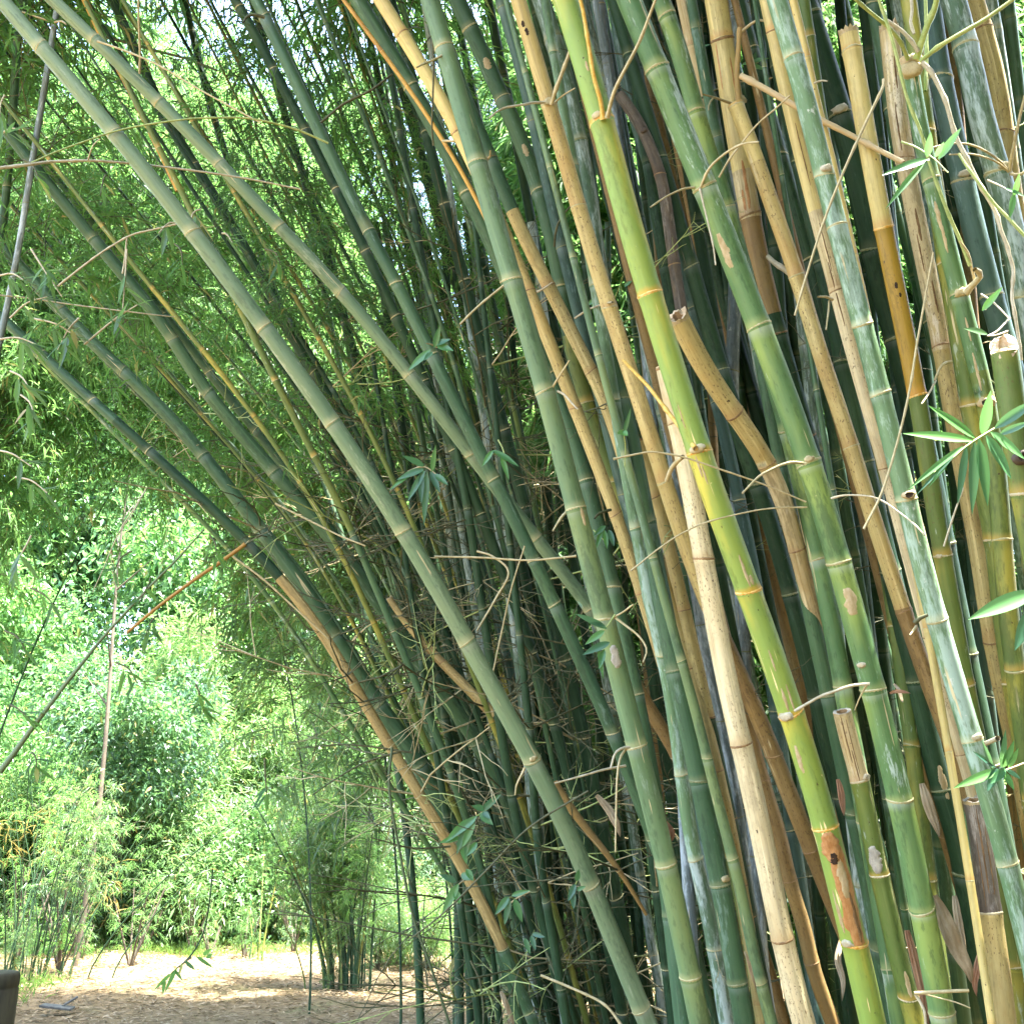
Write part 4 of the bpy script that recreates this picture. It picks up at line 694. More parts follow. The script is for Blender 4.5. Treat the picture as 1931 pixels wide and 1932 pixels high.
# ------------------------------------------------------------------ leaf sprays near enough to count
def spray(key, stem, d, leaves, w=5, mat='twig', lmat='leafnear', wpx=None, droop=.25, face=.7):
    o, P = B_(key, stem, (w, max(2, w * .5)), d, mat, name='leafy_twig')
    for l in leaves:
        x0, y0, x1, y1, wp = l[:5]; leaf(o, key, x0, y0, x1, y1, d[1] - .01 + (l[5] if len(l) > 5 else 0), wp, lmat, droop=droop, face=face)
    return o
spray('U1', '1950,768 1931,778 1900,795 1870,812 1840,830 1815,848 1795,866 1762,892', (2.48, 2.42), [
    (1836, 832, 1705, 818, 20), (1838, 826, 1752, 766, 20), (1852, 820, 1868, 738, 23), (1876, 808, 1960, 752, 20), (1868, 815, 1932, 866, 21), (1860, 822, 1906, 902, 24),
    (1846, 828, 1862, 952, 24), (1838, 834, 1833, 968, 21), (1822, 842, 1806, 950, 15), (1815, 842, 1715, 922, 12), (1802, 856, 1730, 932, 8), (1792, 866, 1752, 918, 8), (1885, 820, 1945, 795, 14)], w=6, mat='twiggreen', droop=.1)
spray('U1', '1950,1118 1935,1135', (2.35, 2.3), [(1950, 1118, 1828, 1168, 32), (1945, 1150, 1914, 1226, 26), (1940, 1138, 1965, 1240, 20)], w=6, mat='twiggreen', droop=.1)
spray('T1', '1931,1440 1905,1450 1885,1455 1868,1452', (2.62, 2.58), [(1885, 1452, 1800, 1486, 18), (1872, 1454, 1852, 1398, 12), (1880, 1450, 1862, 1492, 18), (1888, 1448, 1896, 1378, 13), (1892, 1448, 1912, 1398, 15), (1896, 1450, 1868, 1478, 16), (1892, 1456, 1912, 1490, 14), (1902, 1448, 1920, 1412, 12), (1878, 1448, 1835, 1418, 10), (1898, 1452, 1925, 1470, 10)], w=4, mat='twig', lmat='leafnear', droop=.05)
spray('R1', '1700,268 1722,275 1740,285 1762,300 1788,326', (2.72, 2.62), [(1752, 300, 1665, 330, 17), (1748, 296, 1755, 250, 16), (1770, 300, 1812, 242, 15), (1745, 304, 1672, 392, 12), (1764, 296, 1780, 268, 10)], w=4, mat='twiggreen', droop=.15)
spray('T1', '1862,340 1885,350 1905,360', (2.8, 2.75), [(1912, 370, 1922, 328, 12), (1912, 366, 1904, 412, 12), (1895, 355, 1935, 372, 9)], w=4, mat='twigpale', droop=.1)
spray('R1', '1900,625 1880,632 1862,634', (2.62, 2.58), [(1862, 630, 1818, 620, 14)], w=4, mat='twigpale', lmat='leafsun', droop=.05)
spray('S1', '1858,585 1868,570 1878,552', (2.8, 2.78), [(1852, 586, 1890, 542, 13)], w=3, mat='twigpale', droop=.1)
spray('K0', '1290,90 1305,100 1318,108', (3.9, 3.85), [(1288, 100, 1340, 84, 10), (1300, 100, 1330, 112, 10), (1310, 104, 1295, 88, 8)], w=3, mat='twiggreen')
spray('M1', '1402,120 1415,122 1430,118', (3.7, 3.65), [(1400, 122, 1450, 110, 12), (1412, 124, 1442, 132, 14), (1420, 120, 1425, 98, 9)], w=3, mat='twiggreen')
spray('F5c', '1104,585 1112,570 1122,560', (3.8, 3.75), [(1110, 575, 1130, 560, 10), (1178, 540, 1192, 530, 8)], w=3, mat='twiggreen')
spray('H1', '1178,880 1180,850 1178,825 1175,810', (3.3, 3.25), [(1176, 822, 1190, 770, 8), (1172, 815, 1184, 822, 14), (1178, 816, 1164, 818, 12)], w=2, mat='twiggreen', droop=.1)
spray('F4', '1160,1160 1150,1175 1138,1190', (3.2, 3.15), [(1145, 1186, 1085, 1158, 13), (1140, 1190, 1104, 1216, 13), (1150, 1212, 1100, 1235, 15), (1140, 1225, 1130, 1262, 12), (1140, 1180, 1112, 1176, 9), (1128, 1220, 1138, 1280, 9)], w=4, mat='twiggreen', droop=.1)
spray('C3', '825,655 815,650 805,648', (4.0, 3.95), [(812, 660, 770, 700, 14), (820, 656, 830, 615, 12), (824, 652, 855, 662, 15), (822, 650, 850, 640, 12), (816, 664, 800, 680, 10)], w=4, mat='twig', droop=.15)
spray('D22', '770,890 800,880 830,900', (4.2, 4.15), [(800, 885, 750, 905, 14), (802, 888, 770, 945, 13), (806, 890, 800, 990, 13), (800, 880, 760, 860, 13), (812, 890, 830, 930, 13), (795, 890, 795, 950, 12), (820, 895, 845, 915, 12), (815, 890, 822, 840, 10), (790, 884, 735, 925, 10)], w=4, mat='twig', droop=.2)
spray('D22', '940,830 950,850 955,880', (4.1, 4.05), [(930, 850, 978, 880, 12), (945, 860, 960, 905, 10), (930, 850, 910, 880, 10)], w=3, mat='twiggreen', droop=.2)
spray('D15', '935,1510 915,1530 890,1545 870,1560', (4.1, 4.05), [(910, 1530, 945, 1498, 13), (905, 1535, 930, 1556, 15), (900, 1540, 852, 1582, 14), (890, 1545, 840, 1590, 16), (895, 1548, 872, 1600, 15), (880, 1556, 862, 1612, 13), (910, 1532, 925, 1545, 12), (886, 1560, 878, 1620, 12), (868, 1580, 830, 1590, 12), (870, 1585, 880, 1630, 14), (900, 1590, 880, 1615, 13), (915, 1528, 890, 1520, 12)], w=4, mat='twiggreen', droop=.2)
spray('D15', '975,1700 965,1692 958,1695', (4.0, 3.95), [(960, 1692, 935, 1725, 14), (962, 1696, 952, 1745, 12), (970, 1696, 985, 1740, 14), (965, 1690, 1000, 1680, 10), (990, 1770, 1000, 1800, 10), (1002, 1765, 1010, 1792, 10), (1004, 1762, 1028, 1768, 9)], w=3, mat='twiggreen', droop=.2)
spray('D8', '884,1657 870,1665 855,1680', (4.3, 4.2), [(865, 1668, 835, 1725, 16), (860, 1664, 830, 1650, 12), (870, 1650, 890, 1660, 14), (880, 1640, 893, 1662, 12), (858, 1680, 868, 1705, 14)], w=4, mat='twig', droop=.25)
spray('D25', '1075,1690 1085,1670 1090,1660', (3.85, 3.8), [(1085, 1668, 1072, 1700, 12), (1088, 1662, 1092, 1640, 10), (1080, 1680, 1082, 1715, 12), (1088, 1680, 1105, 1672, 8)], w=3, mat='twiggreen', droop=.2)
spray('F4', '1120,1000 1130,1010 1140,1020', (3.5, 3.45), [(1140, 1000, 1145, 1035, 10), (1142, 992, 1120, 1012, 10), (1148, 1000, 1158, 1030, 12), (1135, 1000, 1125, 1035, 9)], w=3, mat='twiggreen', droop=.2)
# sunlit sprays hanging in from the upper corner
rs = random.Random(5)
def random_spray(key, x, y, x2, y2, d, n, L=(34, 62), wd=(7, 12), lmat='leafsun', mat='twigpale', fan=1.0):
    mx, my = (x + x2) / 2 + rs.uniform(-6, 6), (y + y2) / 2 - 8; lv = []
    for k in range(n):
        t = rs.uniform(.35, 1); bx, by = x + (x2 - x) * t, y + (y2 - y) * t; a = math.atan2(y2 - y, x2 - x) + rs.uniform(-1.5, 1.5) * fan; l = rs.uniform(*L)
        lv.append((bx, by, bx + math.cos(a) * l, by + math.sin(a) * l * .8 + l * .25, rs.uniform(*wd), rs.uniform(-.08, .08)))
    spray(key, f'{x},{y} {mx:.0f},{my:.0f} {x2},{y2}', (d, d - .03), lv, w=4, mat=mat, lmat=lmat, droop=.3, face=.35)
for a in ((0, 520, 45, 528, 3.6, 7), (20, 600, 90, 560, 3.7, 9), (60, 470, 118, 560, 3.7, 9), (0, 640, 70, 650, 3.6, 9), (60, 600, 150, 640, 3.8, 8), (240, 470, 232, 590, 3.9, 7), (160, 650, 260, 575, 3.8, 8), (20, 700, 60, 740, 3.4, 7), (40, 745, 66, 790, 3.3, 8), (0, 850, 60, 880, 3.7, 6), (30, 900, 90, 930, 3.9, 6), (150, 600, 110, 660, 3.8, 7), (330, 420, 300, 440, 4.0, 5), (420, 440, 440, 460, 4.1, 5), (60, 1010, 20, 1080, 3.8, 6), (380, 395, 360, 420, 4.0, 4), (0, 255, 40, 245, 3.8, 5), (10, 180, 0, 230, 3.7, 4)):
    random_spray('D2' if a[1] < 700 else 'D8', *a)
for a in ((45, 300, 75, 340, 4.2, 6), (200, 330, 190, 370, 4.2, 5), (500, 470, 530, 500, 4.4, 5), (330, 460, 345, 500, 4.4, 6), (250, 1040, 215, 1080, 4.4, 6), (285, 1090, 262, 1140, 4.4, 7), (300, 1160, 275, 1200, 4.5, 8), (395, 1010, 410, 1050, 4.6, 6), (220, 1250, 260, 1290, 4.6, 7), (370, 1290, 385, 1345, 4.6, 8), (500, 1430, 505, 1510, 4.6, 7), (60, 1110, 110, 1150, 4.3, 7), (10, 1190, 50, 1230, 4.2, 7), (60, 1420, 70, 1450, 4.6, 6), (20, 1330, 60, 1360, 4.5, 6)):
    random_spray('D8', *a, lmat='leaf', mat='twigdark', L=(28, 50), wd=(6, 9))
# ------------------------------------------------------------------ culms too deep to tell apart, their shade partly put into the colour
ZB = np.full((483, 483), 99.0)
def zdraw(rec):
    for p, r in zip(rec['P'][::1], rec['rad'][::1]):
        x, y, d = proj(Vector(p))
        if d < .3: continue
        h = r * FPX / d; a, b = int((x - h) / 4), int((x + h) / 4); c = int(y / 4)
        if 0 <= c < 483: ZB[c, max(0, a + 1):max(0, min(483, b))] = np.minimum(ZB[c, max(0, a + 1):max(0, min(483, b))], d)
def zsee(line, w, d):
    P = crom(np.array([[*q, 0] for q in pts(line)]), 20); n = 0
    for k, (x, y, _) in enumerate(P):
        dd = d[0] + (d[1] - d[0]) * k / len(P)
        if 0 < x < 1930 and 0 < y < 1930 and ZB[int(y / 4), int(x / 4)] > dd: n += 1
    return n / len(P)
for r_ in CU_.values(): zdraw(r_)
rf = random.Random(21)
FILL = ('slim culm lost in the deep shade behind the front culms', 'dim culms in the depth of the big clump')
def fill(n, xb, lean, dep, wd, mats, y0, y1, lab, key, see=.07, ring=False):
    k = 0
    for i in range(n):
        x1 = rf.uniform(*xb); ln = rf.uniform(*lean); d1 = rf.uniform(*dep); d0 = d1 + rf.uniform(-.1, .25); ww = rf.uniform(*wd) * FPX / d1; bow = rf.uniform(-25, 25)
        line = f'{x1 - ln:.0f},{y0} {x1 - ln * .72 + bow * .6:.0f},{y0 + (y1 - y0) * .3:.0f} {x1 - ln * .33 + bow:.0f},{y0 + (y1 - y0) * .66:.0f} {x1:.0f},{y1}'
        if zsee(line, ww, (d0, d1)) < see: continue
        r = C(f'{key}{k}', line, (ww * .9, ww), (d0, d1), rf.choice(mats), lab[0], group=lab[1], seg=12, rings=False, top=y0 < 0, ext=3); zdraw(r); k += 1
    return k
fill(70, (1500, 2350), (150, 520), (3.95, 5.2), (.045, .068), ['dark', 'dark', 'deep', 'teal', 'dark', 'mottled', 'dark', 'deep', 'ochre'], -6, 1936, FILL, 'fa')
fill(60, (1300, 2500), (120, 560), (5.2, 7.0), (.05, .07), ['dark', 'dark', 'deep', 'dark'], -6, 1936, FILL, 'fb', see=.04)  # deeper culms get mostly the darkened colour, standing in for lost light
TH = ('dim thin culm lost in the tangle of twigs in the dark thicket', 'dim culms in the dark thicket')
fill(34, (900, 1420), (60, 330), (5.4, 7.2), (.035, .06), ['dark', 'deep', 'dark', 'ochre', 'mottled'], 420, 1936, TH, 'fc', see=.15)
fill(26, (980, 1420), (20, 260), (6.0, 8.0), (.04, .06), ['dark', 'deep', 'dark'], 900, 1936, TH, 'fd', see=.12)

# the fan of thin leafy culms arching out over the path
LO = np.array(pts('60,650 283,850 467,1020 590,1165 740,1417 884,1657 1000,1930')); UP = np.array(pts('760,-10 860,320 930,600 1000,900 1060,1200 1120,1550 1190,1930')); FAN = []
for i in range(30):
    f = (i + rf.uniform(0, .9)) / 30; f = f ** .85; q_ = LO * (1 - f) + UP * f; bow = rf.uniform(-30, 30); c0 = rf.uniform(.0, .32)
    q_ = q_ + np.array([bow * math.sin(math.pi * c0), 0]); k0 = 0
    line = ' '.join(f'{x + bow * math.sin(j * .5 + i):.0f},{y - bow * math.sin(j * .5 + i) * .6:.0f}' for j, (x, y) in enumerate(q_))
    d1 = rf.uniform(5.0, 6.6); ww = rf.uniform(.018, .034) * FPX / d1
    C(f'fan{i}', line, (ww * .75, ww), (d1 + rf.uniform(-.3, .5), d1), rf.choice(['dark', 'deep', 'olive', 'deep', 'dark', 'olive', 'leafgreen']), 'thin culm in the fan arching out over the path', group='thin culms fanning out over the path', seg=10, rings=False, top=True, ext=2.0); FAN.append(f'fan{i}')

# tangled thorny side branches: twelve shapes, copied to the nodes of the thicket culms
def tangle(seed, L, mat, nside=4):
    q = np.random.default_rng(seed); Vs, Fs, n0 = [], [], 0
    def one(p, d, L, r, lev):
        nonlocal n0
        m = 5; P = [p]
        for k in range(m):
            d = d + q.normal(0, .09, 3) + np.array([0, 0, -.05]); d /= np.linalg.norm(d); P.append(P[-1] + d * L / m)
        P = np.array(P); V, F = tube(P, np.linspace(r, r * .45, len(P)), 5); Vs.append(V); Fs.append(F + n0); n0 += len(V)
        if lev < 2:
            for k in range(nside if lev == 0 else 2):
                i = q.integers(1, m); d2 = (P[i] - P[i - 1]); d2 = d2 / np.linalg.norm(d2) + q.normal(0, .5, 3); d2 /= np.linalg.norm(d2); one(P[i], d2, L * q.uniform(.25, .55), r * .62, lev + 1)
    one(np.zeros(3), np.array([1., 0, .15]), L, .0046, 0)
    return mesh_np('branch', np.concatenate(Vs), [np.concatenate(Fs)], mat)
TG = [tangle(100 + i, rng.uniform(.5, 1.0), ['twig', 'twigdark', 'twigdark', 'twigdark', 'twigdark', 'twiggreen'][i % 6], 3 + i % 3) for i in range(14)]
def add_tangles(rec, n, lo, hi, s=(.7, 1.3)):
    ys = np.interp(rec['ns'], rec['S'], rec['y']); ok = [k for k, y in enumerate(ys) if lo < y < hi]
    for _ in range(n):
        if not ok: return
        k = rng.choice(ok); i = int(np.argmin(np.abs(rec['S'] - rec['ns'][k]))); p = Vector(rec['P'][i] - rec['base'])
        m = Matrix.Translation(p) @ Matrix.Rotation(rng.uniform(0, 6.28), 4, 'Z') @ Matrix.Rotation(rng.uniform(-.5, .3), 4, 'Y') @ Matrix.Rotation(rng.uniform(0, 6.28), 4, 'X') @ Matrix.Scale(rng.uniform(*s), 4)
        obj('branch', rng.choice(TG), rec['root'], mw=m)
for k, n in dict(D15=10, D16=10, D17=5, D25=10, D26=7, D7=9, D8=9, D6=10, D10=9, D22=10, D23=9, D24=9, D4=9, D9=9, D13=4, D14=5, D18=2, D20=8, D21=9, D5=8, D19=8, C3b=7).items(): add_tangles(CU_[k], n, 950 if k in ('D4', 'D6', 'D7', 'D8', 'D9', 'D10', 'D5') else 500, 1950)
for k in FAN: add_tangles(CU_[k], 4, 700, 1950)
for k, r_ in CU_.items():
    if k.startswith('fc'): add_tangles(r_, 5, 600, 1950)
    if k.startswith('fd'): add_tangles(r_, 4, 900, 1950)
    if k.startswith('fa'): add_tangles(r_, 2, 0, 1950, (.4, .8))
for k in ('AA', 'CC', 'DD', 'EE', 'Z4', 'Z6', 'Z8', 'K0', 'K1', 'S1', 'O1', 'T2', 'Z1', 'G5'): add_tangles(CU_[k], 2, 0, 1900, (.35, .7))

# ------------------------------------------------------------------ foliage
def tri_leaves(B, D, N, L, Wd, mat, name, fold=.18, droop=.25, twigs=None, tmat='twigdark'):
    """many lanceolate leaves as folded kites: bases B, directions D, normals N"""
    n = len(B); D = D / np.linalg.norm(D, axis=1)[:, None]; N = N - D * np.sum(N * D, 1)[:, None]; N /= np.linalg.norm(N, axis=1)[:, None] + 1e-9; S = np.cross(D, N)
    L = L[:, None]; Wd = Wd[:, None]; dz = np.zeros((n, 3)); dz[:, 2] = -1
    m = B + D * L * .38; t = B + D * L + dz * L * droop
    V = np.stack([B, m + S * Wd / 2 + N * Wd * fold, m + dz * L * droop * .12, m - S * Wd / 2 + N * Wd * fold, t], 1).reshape(-1, 3)
    o = (np.arange(n) * 5)[:, None]; F = np.concatenate([o + np.array([[0, 1, 2]]), o + np.array([[0, 2, 3]]), o + np.array([[1, 4, 2]]), o + np.array([[2, 4, 3]])]).astype(np.int32)
    lr = np.tile(NP.random(n), 4); Fq = []; mi = np.zeros(len(F), int)
    if twigs:
        Vt = np.concatenate([v for v, _ in twigs]); off = len(V); fs = []
        for v, f in twigs: fs.append(f + off); off += len(v)
        Fq = np.concatenate(fs); V = np.concatenate([V, Vt]); mi = np.concatenate([mi, np.ones(len(Fq), int)]); lr = np.concatenate([lr, np.full(len(Fq), .5)])
    return mesh_np(name, V, [F, Fq] if twigs else [F], [mat, tmat], mi, {'lr': ('FACE', 'FLOAT', lr)}, smooth=False)
def plume(seed, L, Rr, nb, mat, ll=(.09, .15), lw=(.013, .020), per=(4, 7), step=.085, up=.5, tw=True):
    q = np.random.default_rng(seed); B, D, N, T = [], [], [], []
    for b in range(nb):
        z = L * q.random(); az = q.uniform(0, 2 * np.pi); d = np.array([math.cos(az), math.sin(az), up + q.normal(0, .35)]); d /= np.linalg.norm(d)
        ln = Rr * q.uniform(.55, 1.15) * (1 - .45 * z / L); p = np.array([0, 0, z]); m = int(ln / step); P = [p]
        for k in range(m):
            d = d + np.array([0, 0, -.10]) + q.normal(0, .10, 3); d /= np.linalg.norm(d); p = p + d * step; P.append(p)
            if k < 2: continue
            for _ in range(q.integers(*per)):
                dd = d * .6 + q.normal(0, .62, 3) + np.array([0, 0, -.32]); B.append(p + q.normal(0, .03, 3)); D.append(dd); N.append(np.array([0, 0, 1.]) + q.normal(0, .6, 3))
        if tw and len(P) > 3: T.append(tube(np.array(P), np.linspace(.004, .0015, len(P)), 3))
    n = len(B); Ls = q.uniform(*ll, n)
    return tri_leaves(np.array(B), np.array(D), np.array(N), Ls, q.uniform(*lw, n) * Ls / np.mean(ll), mat, 'foliage', twigs=T if tw else None)
PL = [plume(200 + i, 3.4, 1.15, 52, 'leaf') for i in range(4)]
PS = [plume(230 + i, 2.2, .9, 50, 'leafsun', ll=(.10, .18), lw=(.016, .026)) for i in range(3)]
def crown(seed, n, mat, ll, lw, rad=1.6, lumps=9):
    q = np.random.default_rng(seed); c = q.normal(0, 1, (lumps, 3)); c /= np.linalg.norm(c, axis=1)[:, None]; c *= q.uniform(.3, .95, (lumps, 1)) * rad; cr = q.uniform(.35, .7, lumps) * rad
    k = q.integers(0, lumps, n); v = q.normal(0, 1, (n, 3)); v /= np.linalg.norm(v, axis=1)[:, None]; B = c[k] + v * (cr[k] * q.random(n) ** .45)[:, None]
    D = v * .6 + q.normal(0, .6, (n, 3)) + np.array([0, 0, -.25]); N = np.array([0, 0, 1.]) + q.normal(0, .7, (n, 3)); Ls = q.uniform(*ll, n)
    return tri_leaves(B, D, N, Ls, q.uniform(*lw, n) * Ls / np.mean(ll), mat, 'crown', droop=.15)
CB = [crown(300 + i, 6500, 'leafbroad', (.10, .17), (.045, .07)) for i in range(3)]
CN = [crown(320 + i, 6500, 'leafsun', (.14, .24), (.026, .04)) for i in range(3)]

def put(me, parent, loc, rot, sc, name=None):
    m = Matrix.Translation(Vector(loc)) @ rot.to_matrix().to_4x4() @ Matrix.Diagonal((*( (sc,) * 3 if not hasattr(sc, '__len__') else sc), 1))
    return obj(name or me.name.split('.')[0], me, parent, mw=m)
def along(T, spin): return Vector(T).to_track_quat('Z', 'Y') @ Quaternion((0, 0, 1), spin)
# leafy tops of the culms; those unseen above the picture added for shade
def topfol(key, ts, sc=1.0, src=PL):
    rec = CU_[key]; n = len(rec['P'])
    for t in ts:
        i = min(n - 1, int(t * (n - 1))); put(rng.choice(src), rec['root'], rec['P'][i] - rec['base'], along(rec['T'][i] + np.array([0, 0, .5]), rng.uniform(0, 6.28)), sc * rng.uniform(.85, 1.15))
PC = [plume(250 + i, 3.2, 1.3, 150, 'leaf', ll=(.13, .19), lw=(.022, .030), tw=False) for i in range(2)]
for k in ('I1', 'J1', 'N1', 'M1', 'O1', 'S1', 'T1', 'J1b', 'T2', 'K1', 'N2', 'N3'): topfol(k, (.97, 1.0), 1.05, PC)
for k in CU_:
    if k[:2] in ('fa', 'fb') and rng.random() < .45: topfol(k, (1.0,), 1.1, PC)
for k in ('D1', 'D4', 'D5', 'D6', 'D7', 'D9', 'D19', 'D20', 'D21', 'D24', 'D22', 'C3b'): topfol(k, (.72,), .8)

for k in FAN[::2]: topfol(k, (rng.uniform(.45, .7),), .5)
topfol('C3b', (.9,), 1.0, PC); topfol('D4', (.9,), 1.0, PC)  # dense crowns added out of view to shade the post
# leafy bamboos behind: arching stems with plumes of foliage
def leafy_bamboo(x, y, H, lx, ly, t0, npl, label, mat='dark', sc=1.0, src=None, r=.03):
    root = tag(empty('leafy_bamboo', (x, y, 0)), label, 'bamboo', 'leafy bamboos standing behind the clump')
    P = np.array([[lx * t ** 1.8, ly * t ** 1.8, H * (t - .12 * t ** 3)] for t in np.linspace(0, 1, 26)]); S = np.linspace(0, H, 26)
    seg = 10; rad = np.linspace(r, r * .35, 26); V, F = tube(P, rad, seg)
    bc = np.stack([V[:, 0] * 0 + x, V[:, 1] * 0 + y, np.repeat(S, seg)], -1); nf = np.repeat((S / .42) % 1, seg)
    obj('stem', mesh_np('stem', V, [F], mat, attrs={'bc': ('POINT', 'FLOAT_VECTOR', bc), 'nf': ('POINT', 'FLOAT', nf), 'nr': ('POINT', 'FLOAT', nf * 0 + rng.random())}), root)
    T = frames(P)[0]
    if lx < -1 or lx > 1.2: npl = max(2, npl - 2 if lx < -1 else npl - 1)
    for k in range(npl):
        t = t0 + (1 - t0) * (k + rng.uniform(0, .6)) / max(1, npl); i = min(25, int(t * 25))
        put(rng.choice(src or PL), root, P[i], along(T[i] * .6 + np.array([0, 0, .5]), rng.uniform(0, 6.28)), sc * rng.uniform(.85, 1.2))
    return root
LBL = LB_ = ['feathery dark leafy bamboo whose stem leans out over the path', 'tall leafy bamboo rising straight behind the thicket', 'leafy bamboo with thin drooping sprays behind the clump', 'young leafy bamboo with pale feathery sprays filling the edge of the arch']
for (x, y, H, lx, ly, t0, npl, li) in [
    (1.0, 7.6, 10, -.4, .2, .06, 8, 1), (2.0, 7.8, 10, -.3, .2, .06, 8, 1), (3.0, 7.7, 10, -.2, .2, .06, 8, 1), (4.0, 7.9, 10, -.2, .2, .06, 8, 1), (5.0, 8.2, 10, -.2, .2, .06, 8, 1), (6.0, 8.6, 10, -.2, .2, .06, 8, 1), (.5, 9.4, 10, -.2, .2, .05, 8, 1),
    (-.3, 6.6, 10, -1.1, -.6, .84, 5, 2), (-.9, 9.2, 5.4, -1.0, .2, .3, 7, 3), (-.5, 9.8, 6.0, -1.6, .2, .36, 7, 3), (-.2, 9.4, 5.0, -.6, .2, .26, 5, 3), (-1.9, 10.6, 5.2, -.95, .2, .4, 6, 3),  # first entry added for its crown, out of view, to shade the post
    (-5.6, 9.2, 9, 1.6, .3, .40, 6, 0), (-5.2, 10.0, 8.5, 2.4, .2, .46, 6, 0), (-.2, 9.2, 7.6, -3.6, .6, .56, 6, 2), (-.2, 10.0, 8.2, -4.4, .6, .60, 6, 2), (-.1, 8.0, 7.2, -2.6, .5, .52, 6, 2),
    (-.3, 9.4, 6.6, -4.3, .4, .66, 5, 2), (-.3, 9.8, 6.3, -3.4, .4, .66, 5, 2), (-.2, 9.0, 6.5, -2.6, .3, .62, 4, 2), (-7.4, 9.6, 7.4, 2.6, .2, .52, 6, 0), (-7.0, 8.8, 6.6, 2.2, .2, .5, 6, 0),
    (-5.9, 8.2, 9.4, 1.0, .6, .34, 6, 0), (-6.6, 9.6, 10, 1.8, .4, .36, 6, 0), (-5.5, 8.8, 6.6, .8, .2, .36, 5, 0), (-5.9, 10.2, 6.8, .6, .2, .3, 5, 0), (-.6, 7.6, 8.6, -3.0, .6, .56, 4, 0), (-.3, 8.4, 9.2, -3.6, .8, .54, 5, 0), (.1, 9.4, 9.8, -4.2, .6, .54, 4, 0), (-.2, 8.6, 9.4, -2.4, .4, .50, 4, 2), (.2, 8.2, 9, -1.4, .4, .44, 3, 2), (.6, 9.5, 11, -1.0, .2, .22, 5, 1), (1.3, 9.0, 11, -.8, 0, .2, 5, 1), (2.2, 9.5, 11.5, -.5, 0, .2, 5, 1), (3.4, 9.2, 11.5, -.3, 0, .25, 4, 1), (4.6, 9.6, 11.5, 0, 0, .25, 4, 1),
    (-7.8, 10.6, 11, 1.8, 0, .26, 6, 0), (-7.6, 10.2, 10.6, 3.0, 0, .46, 5, 0), (.2, 10.6, 11.4, -4.6, 0, .6, 4, 0), (.6, 10.8, 11.4, -3.6, 0, .6, 3, 0), (.3, 11.2, 12, -1.0, 0, .34, 3, 2), (.9, 12.2, 13, -.6, 0, .16, 6, 1), (2.0, 12.6, 12, 0, 0, .16, 5, 1), (3.6, 12.4, 12, .2, 0, .2, 4, 1), (-8.6, 12.5, 13, 0, 0, .3, 6, 0)]:
    leafy_bamboo(x, y, H, lx, ly, t0, npl, LBL[li], src=PC if t0 < .1 or t0 > .8 else (PS if li == 3 else None), r=.012 if lx > 1.5 or H < 8 else .03)

# unseen bamboos added behind the viewer to block low front light
gr = tag(empty('shade_grove', (2, -6, 0)), 'unseen leafy bamboo grove added behind the viewer to cut front light', None, kind='stuff')
for (x, y, H, n) in [(0, -4, 8, 8), (1.2, -3.0, 9, 8), (2.6, -3.4, 9, 8), (3.8, -2.2, 9, 8), (5.0, -1.0, 9, 8), (5.6, .6, 9, 8), (6, 2.2, 9, 8), (1.8, -1.6, 9.5, 4), (3.2, -.4, 9.5, 4), (4.4, 1.0, 9.5, 4)]:
    P = np.array([[x - 2, y + 6, z] for z in np.linspace(-.05, H, 10)]); V, F = tube(P, np.linspace(.035, .012, 10), 8)
    obj('stem', mesh_np('stem', V, [F], 'bark'), gr)
    for k in range(n): put(PC[k % 2], gr, (x - 2, y + 6, (.3 if n > 5 else 5.2) + (H - 2) * k / n if n > 5 else 5.0 + .9 * k), Quaternion((0, 0, 1), rng.uniform(0, 6.28)), rng.uniform(.9, 1.25))

# trees and shrubs in the sun beyond the path
def tree(x, y, H, cr, label, src, name='tree', cat='tree', bark='bark', r=.12, n=4, group='trees in the sun beyond the path', spread=.8, lean=0.0):
    root = tag(empty(name, (x, y, 0)), label, cat, group); q = rng
    P = np.array([[lean * t * H * .2 + .12 * math.sin(t * 5 + x), .1 * math.cos(t * 4 + y), H * t - .05] for t in np.linspace(0, 1, 14)])
    V, F = tube(P, np.linspace(r, r * .3, 14), 10); Vs, Fs, n0 = [V], [F], len(V)
    for k in range(5):
        i = q.randint(6, 12); a = q.uniform(0, 6.28); e = P[i] + np.array([math.cos(a), math.sin(a), .9]) * cr * .6
        v, f = tube(np.linspace(P[i], e, 5), np.linspace(r * .4, r * .1, 5), 6); Vs.append(v); Fs.append(f + n0); n0 += len(v)
    obj('trunk', mesh_np('trunk', np.concatenate(Vs), [np.concatenate(Fs)], bark), root)
    for k in range(n):
        a = k * 2.4 + x; rr = cr * spread * (.25 + .5 * (k % 3) / 2) if n > 1 else 0
        put(src[(k + int(abs(x) * 3)) % len(src)], root, (P[-1][0] + math.cos(a) * rr, math.sin(a) * rr, H - cr * .25 - cr * .55 * (k % 2) + q.uniform(-.2, .3)), Quaternion((0, 0, 1), q.uniform(0, 6.28)), cr / 1.6 * q.uniform(.8, 1.1))
    return root
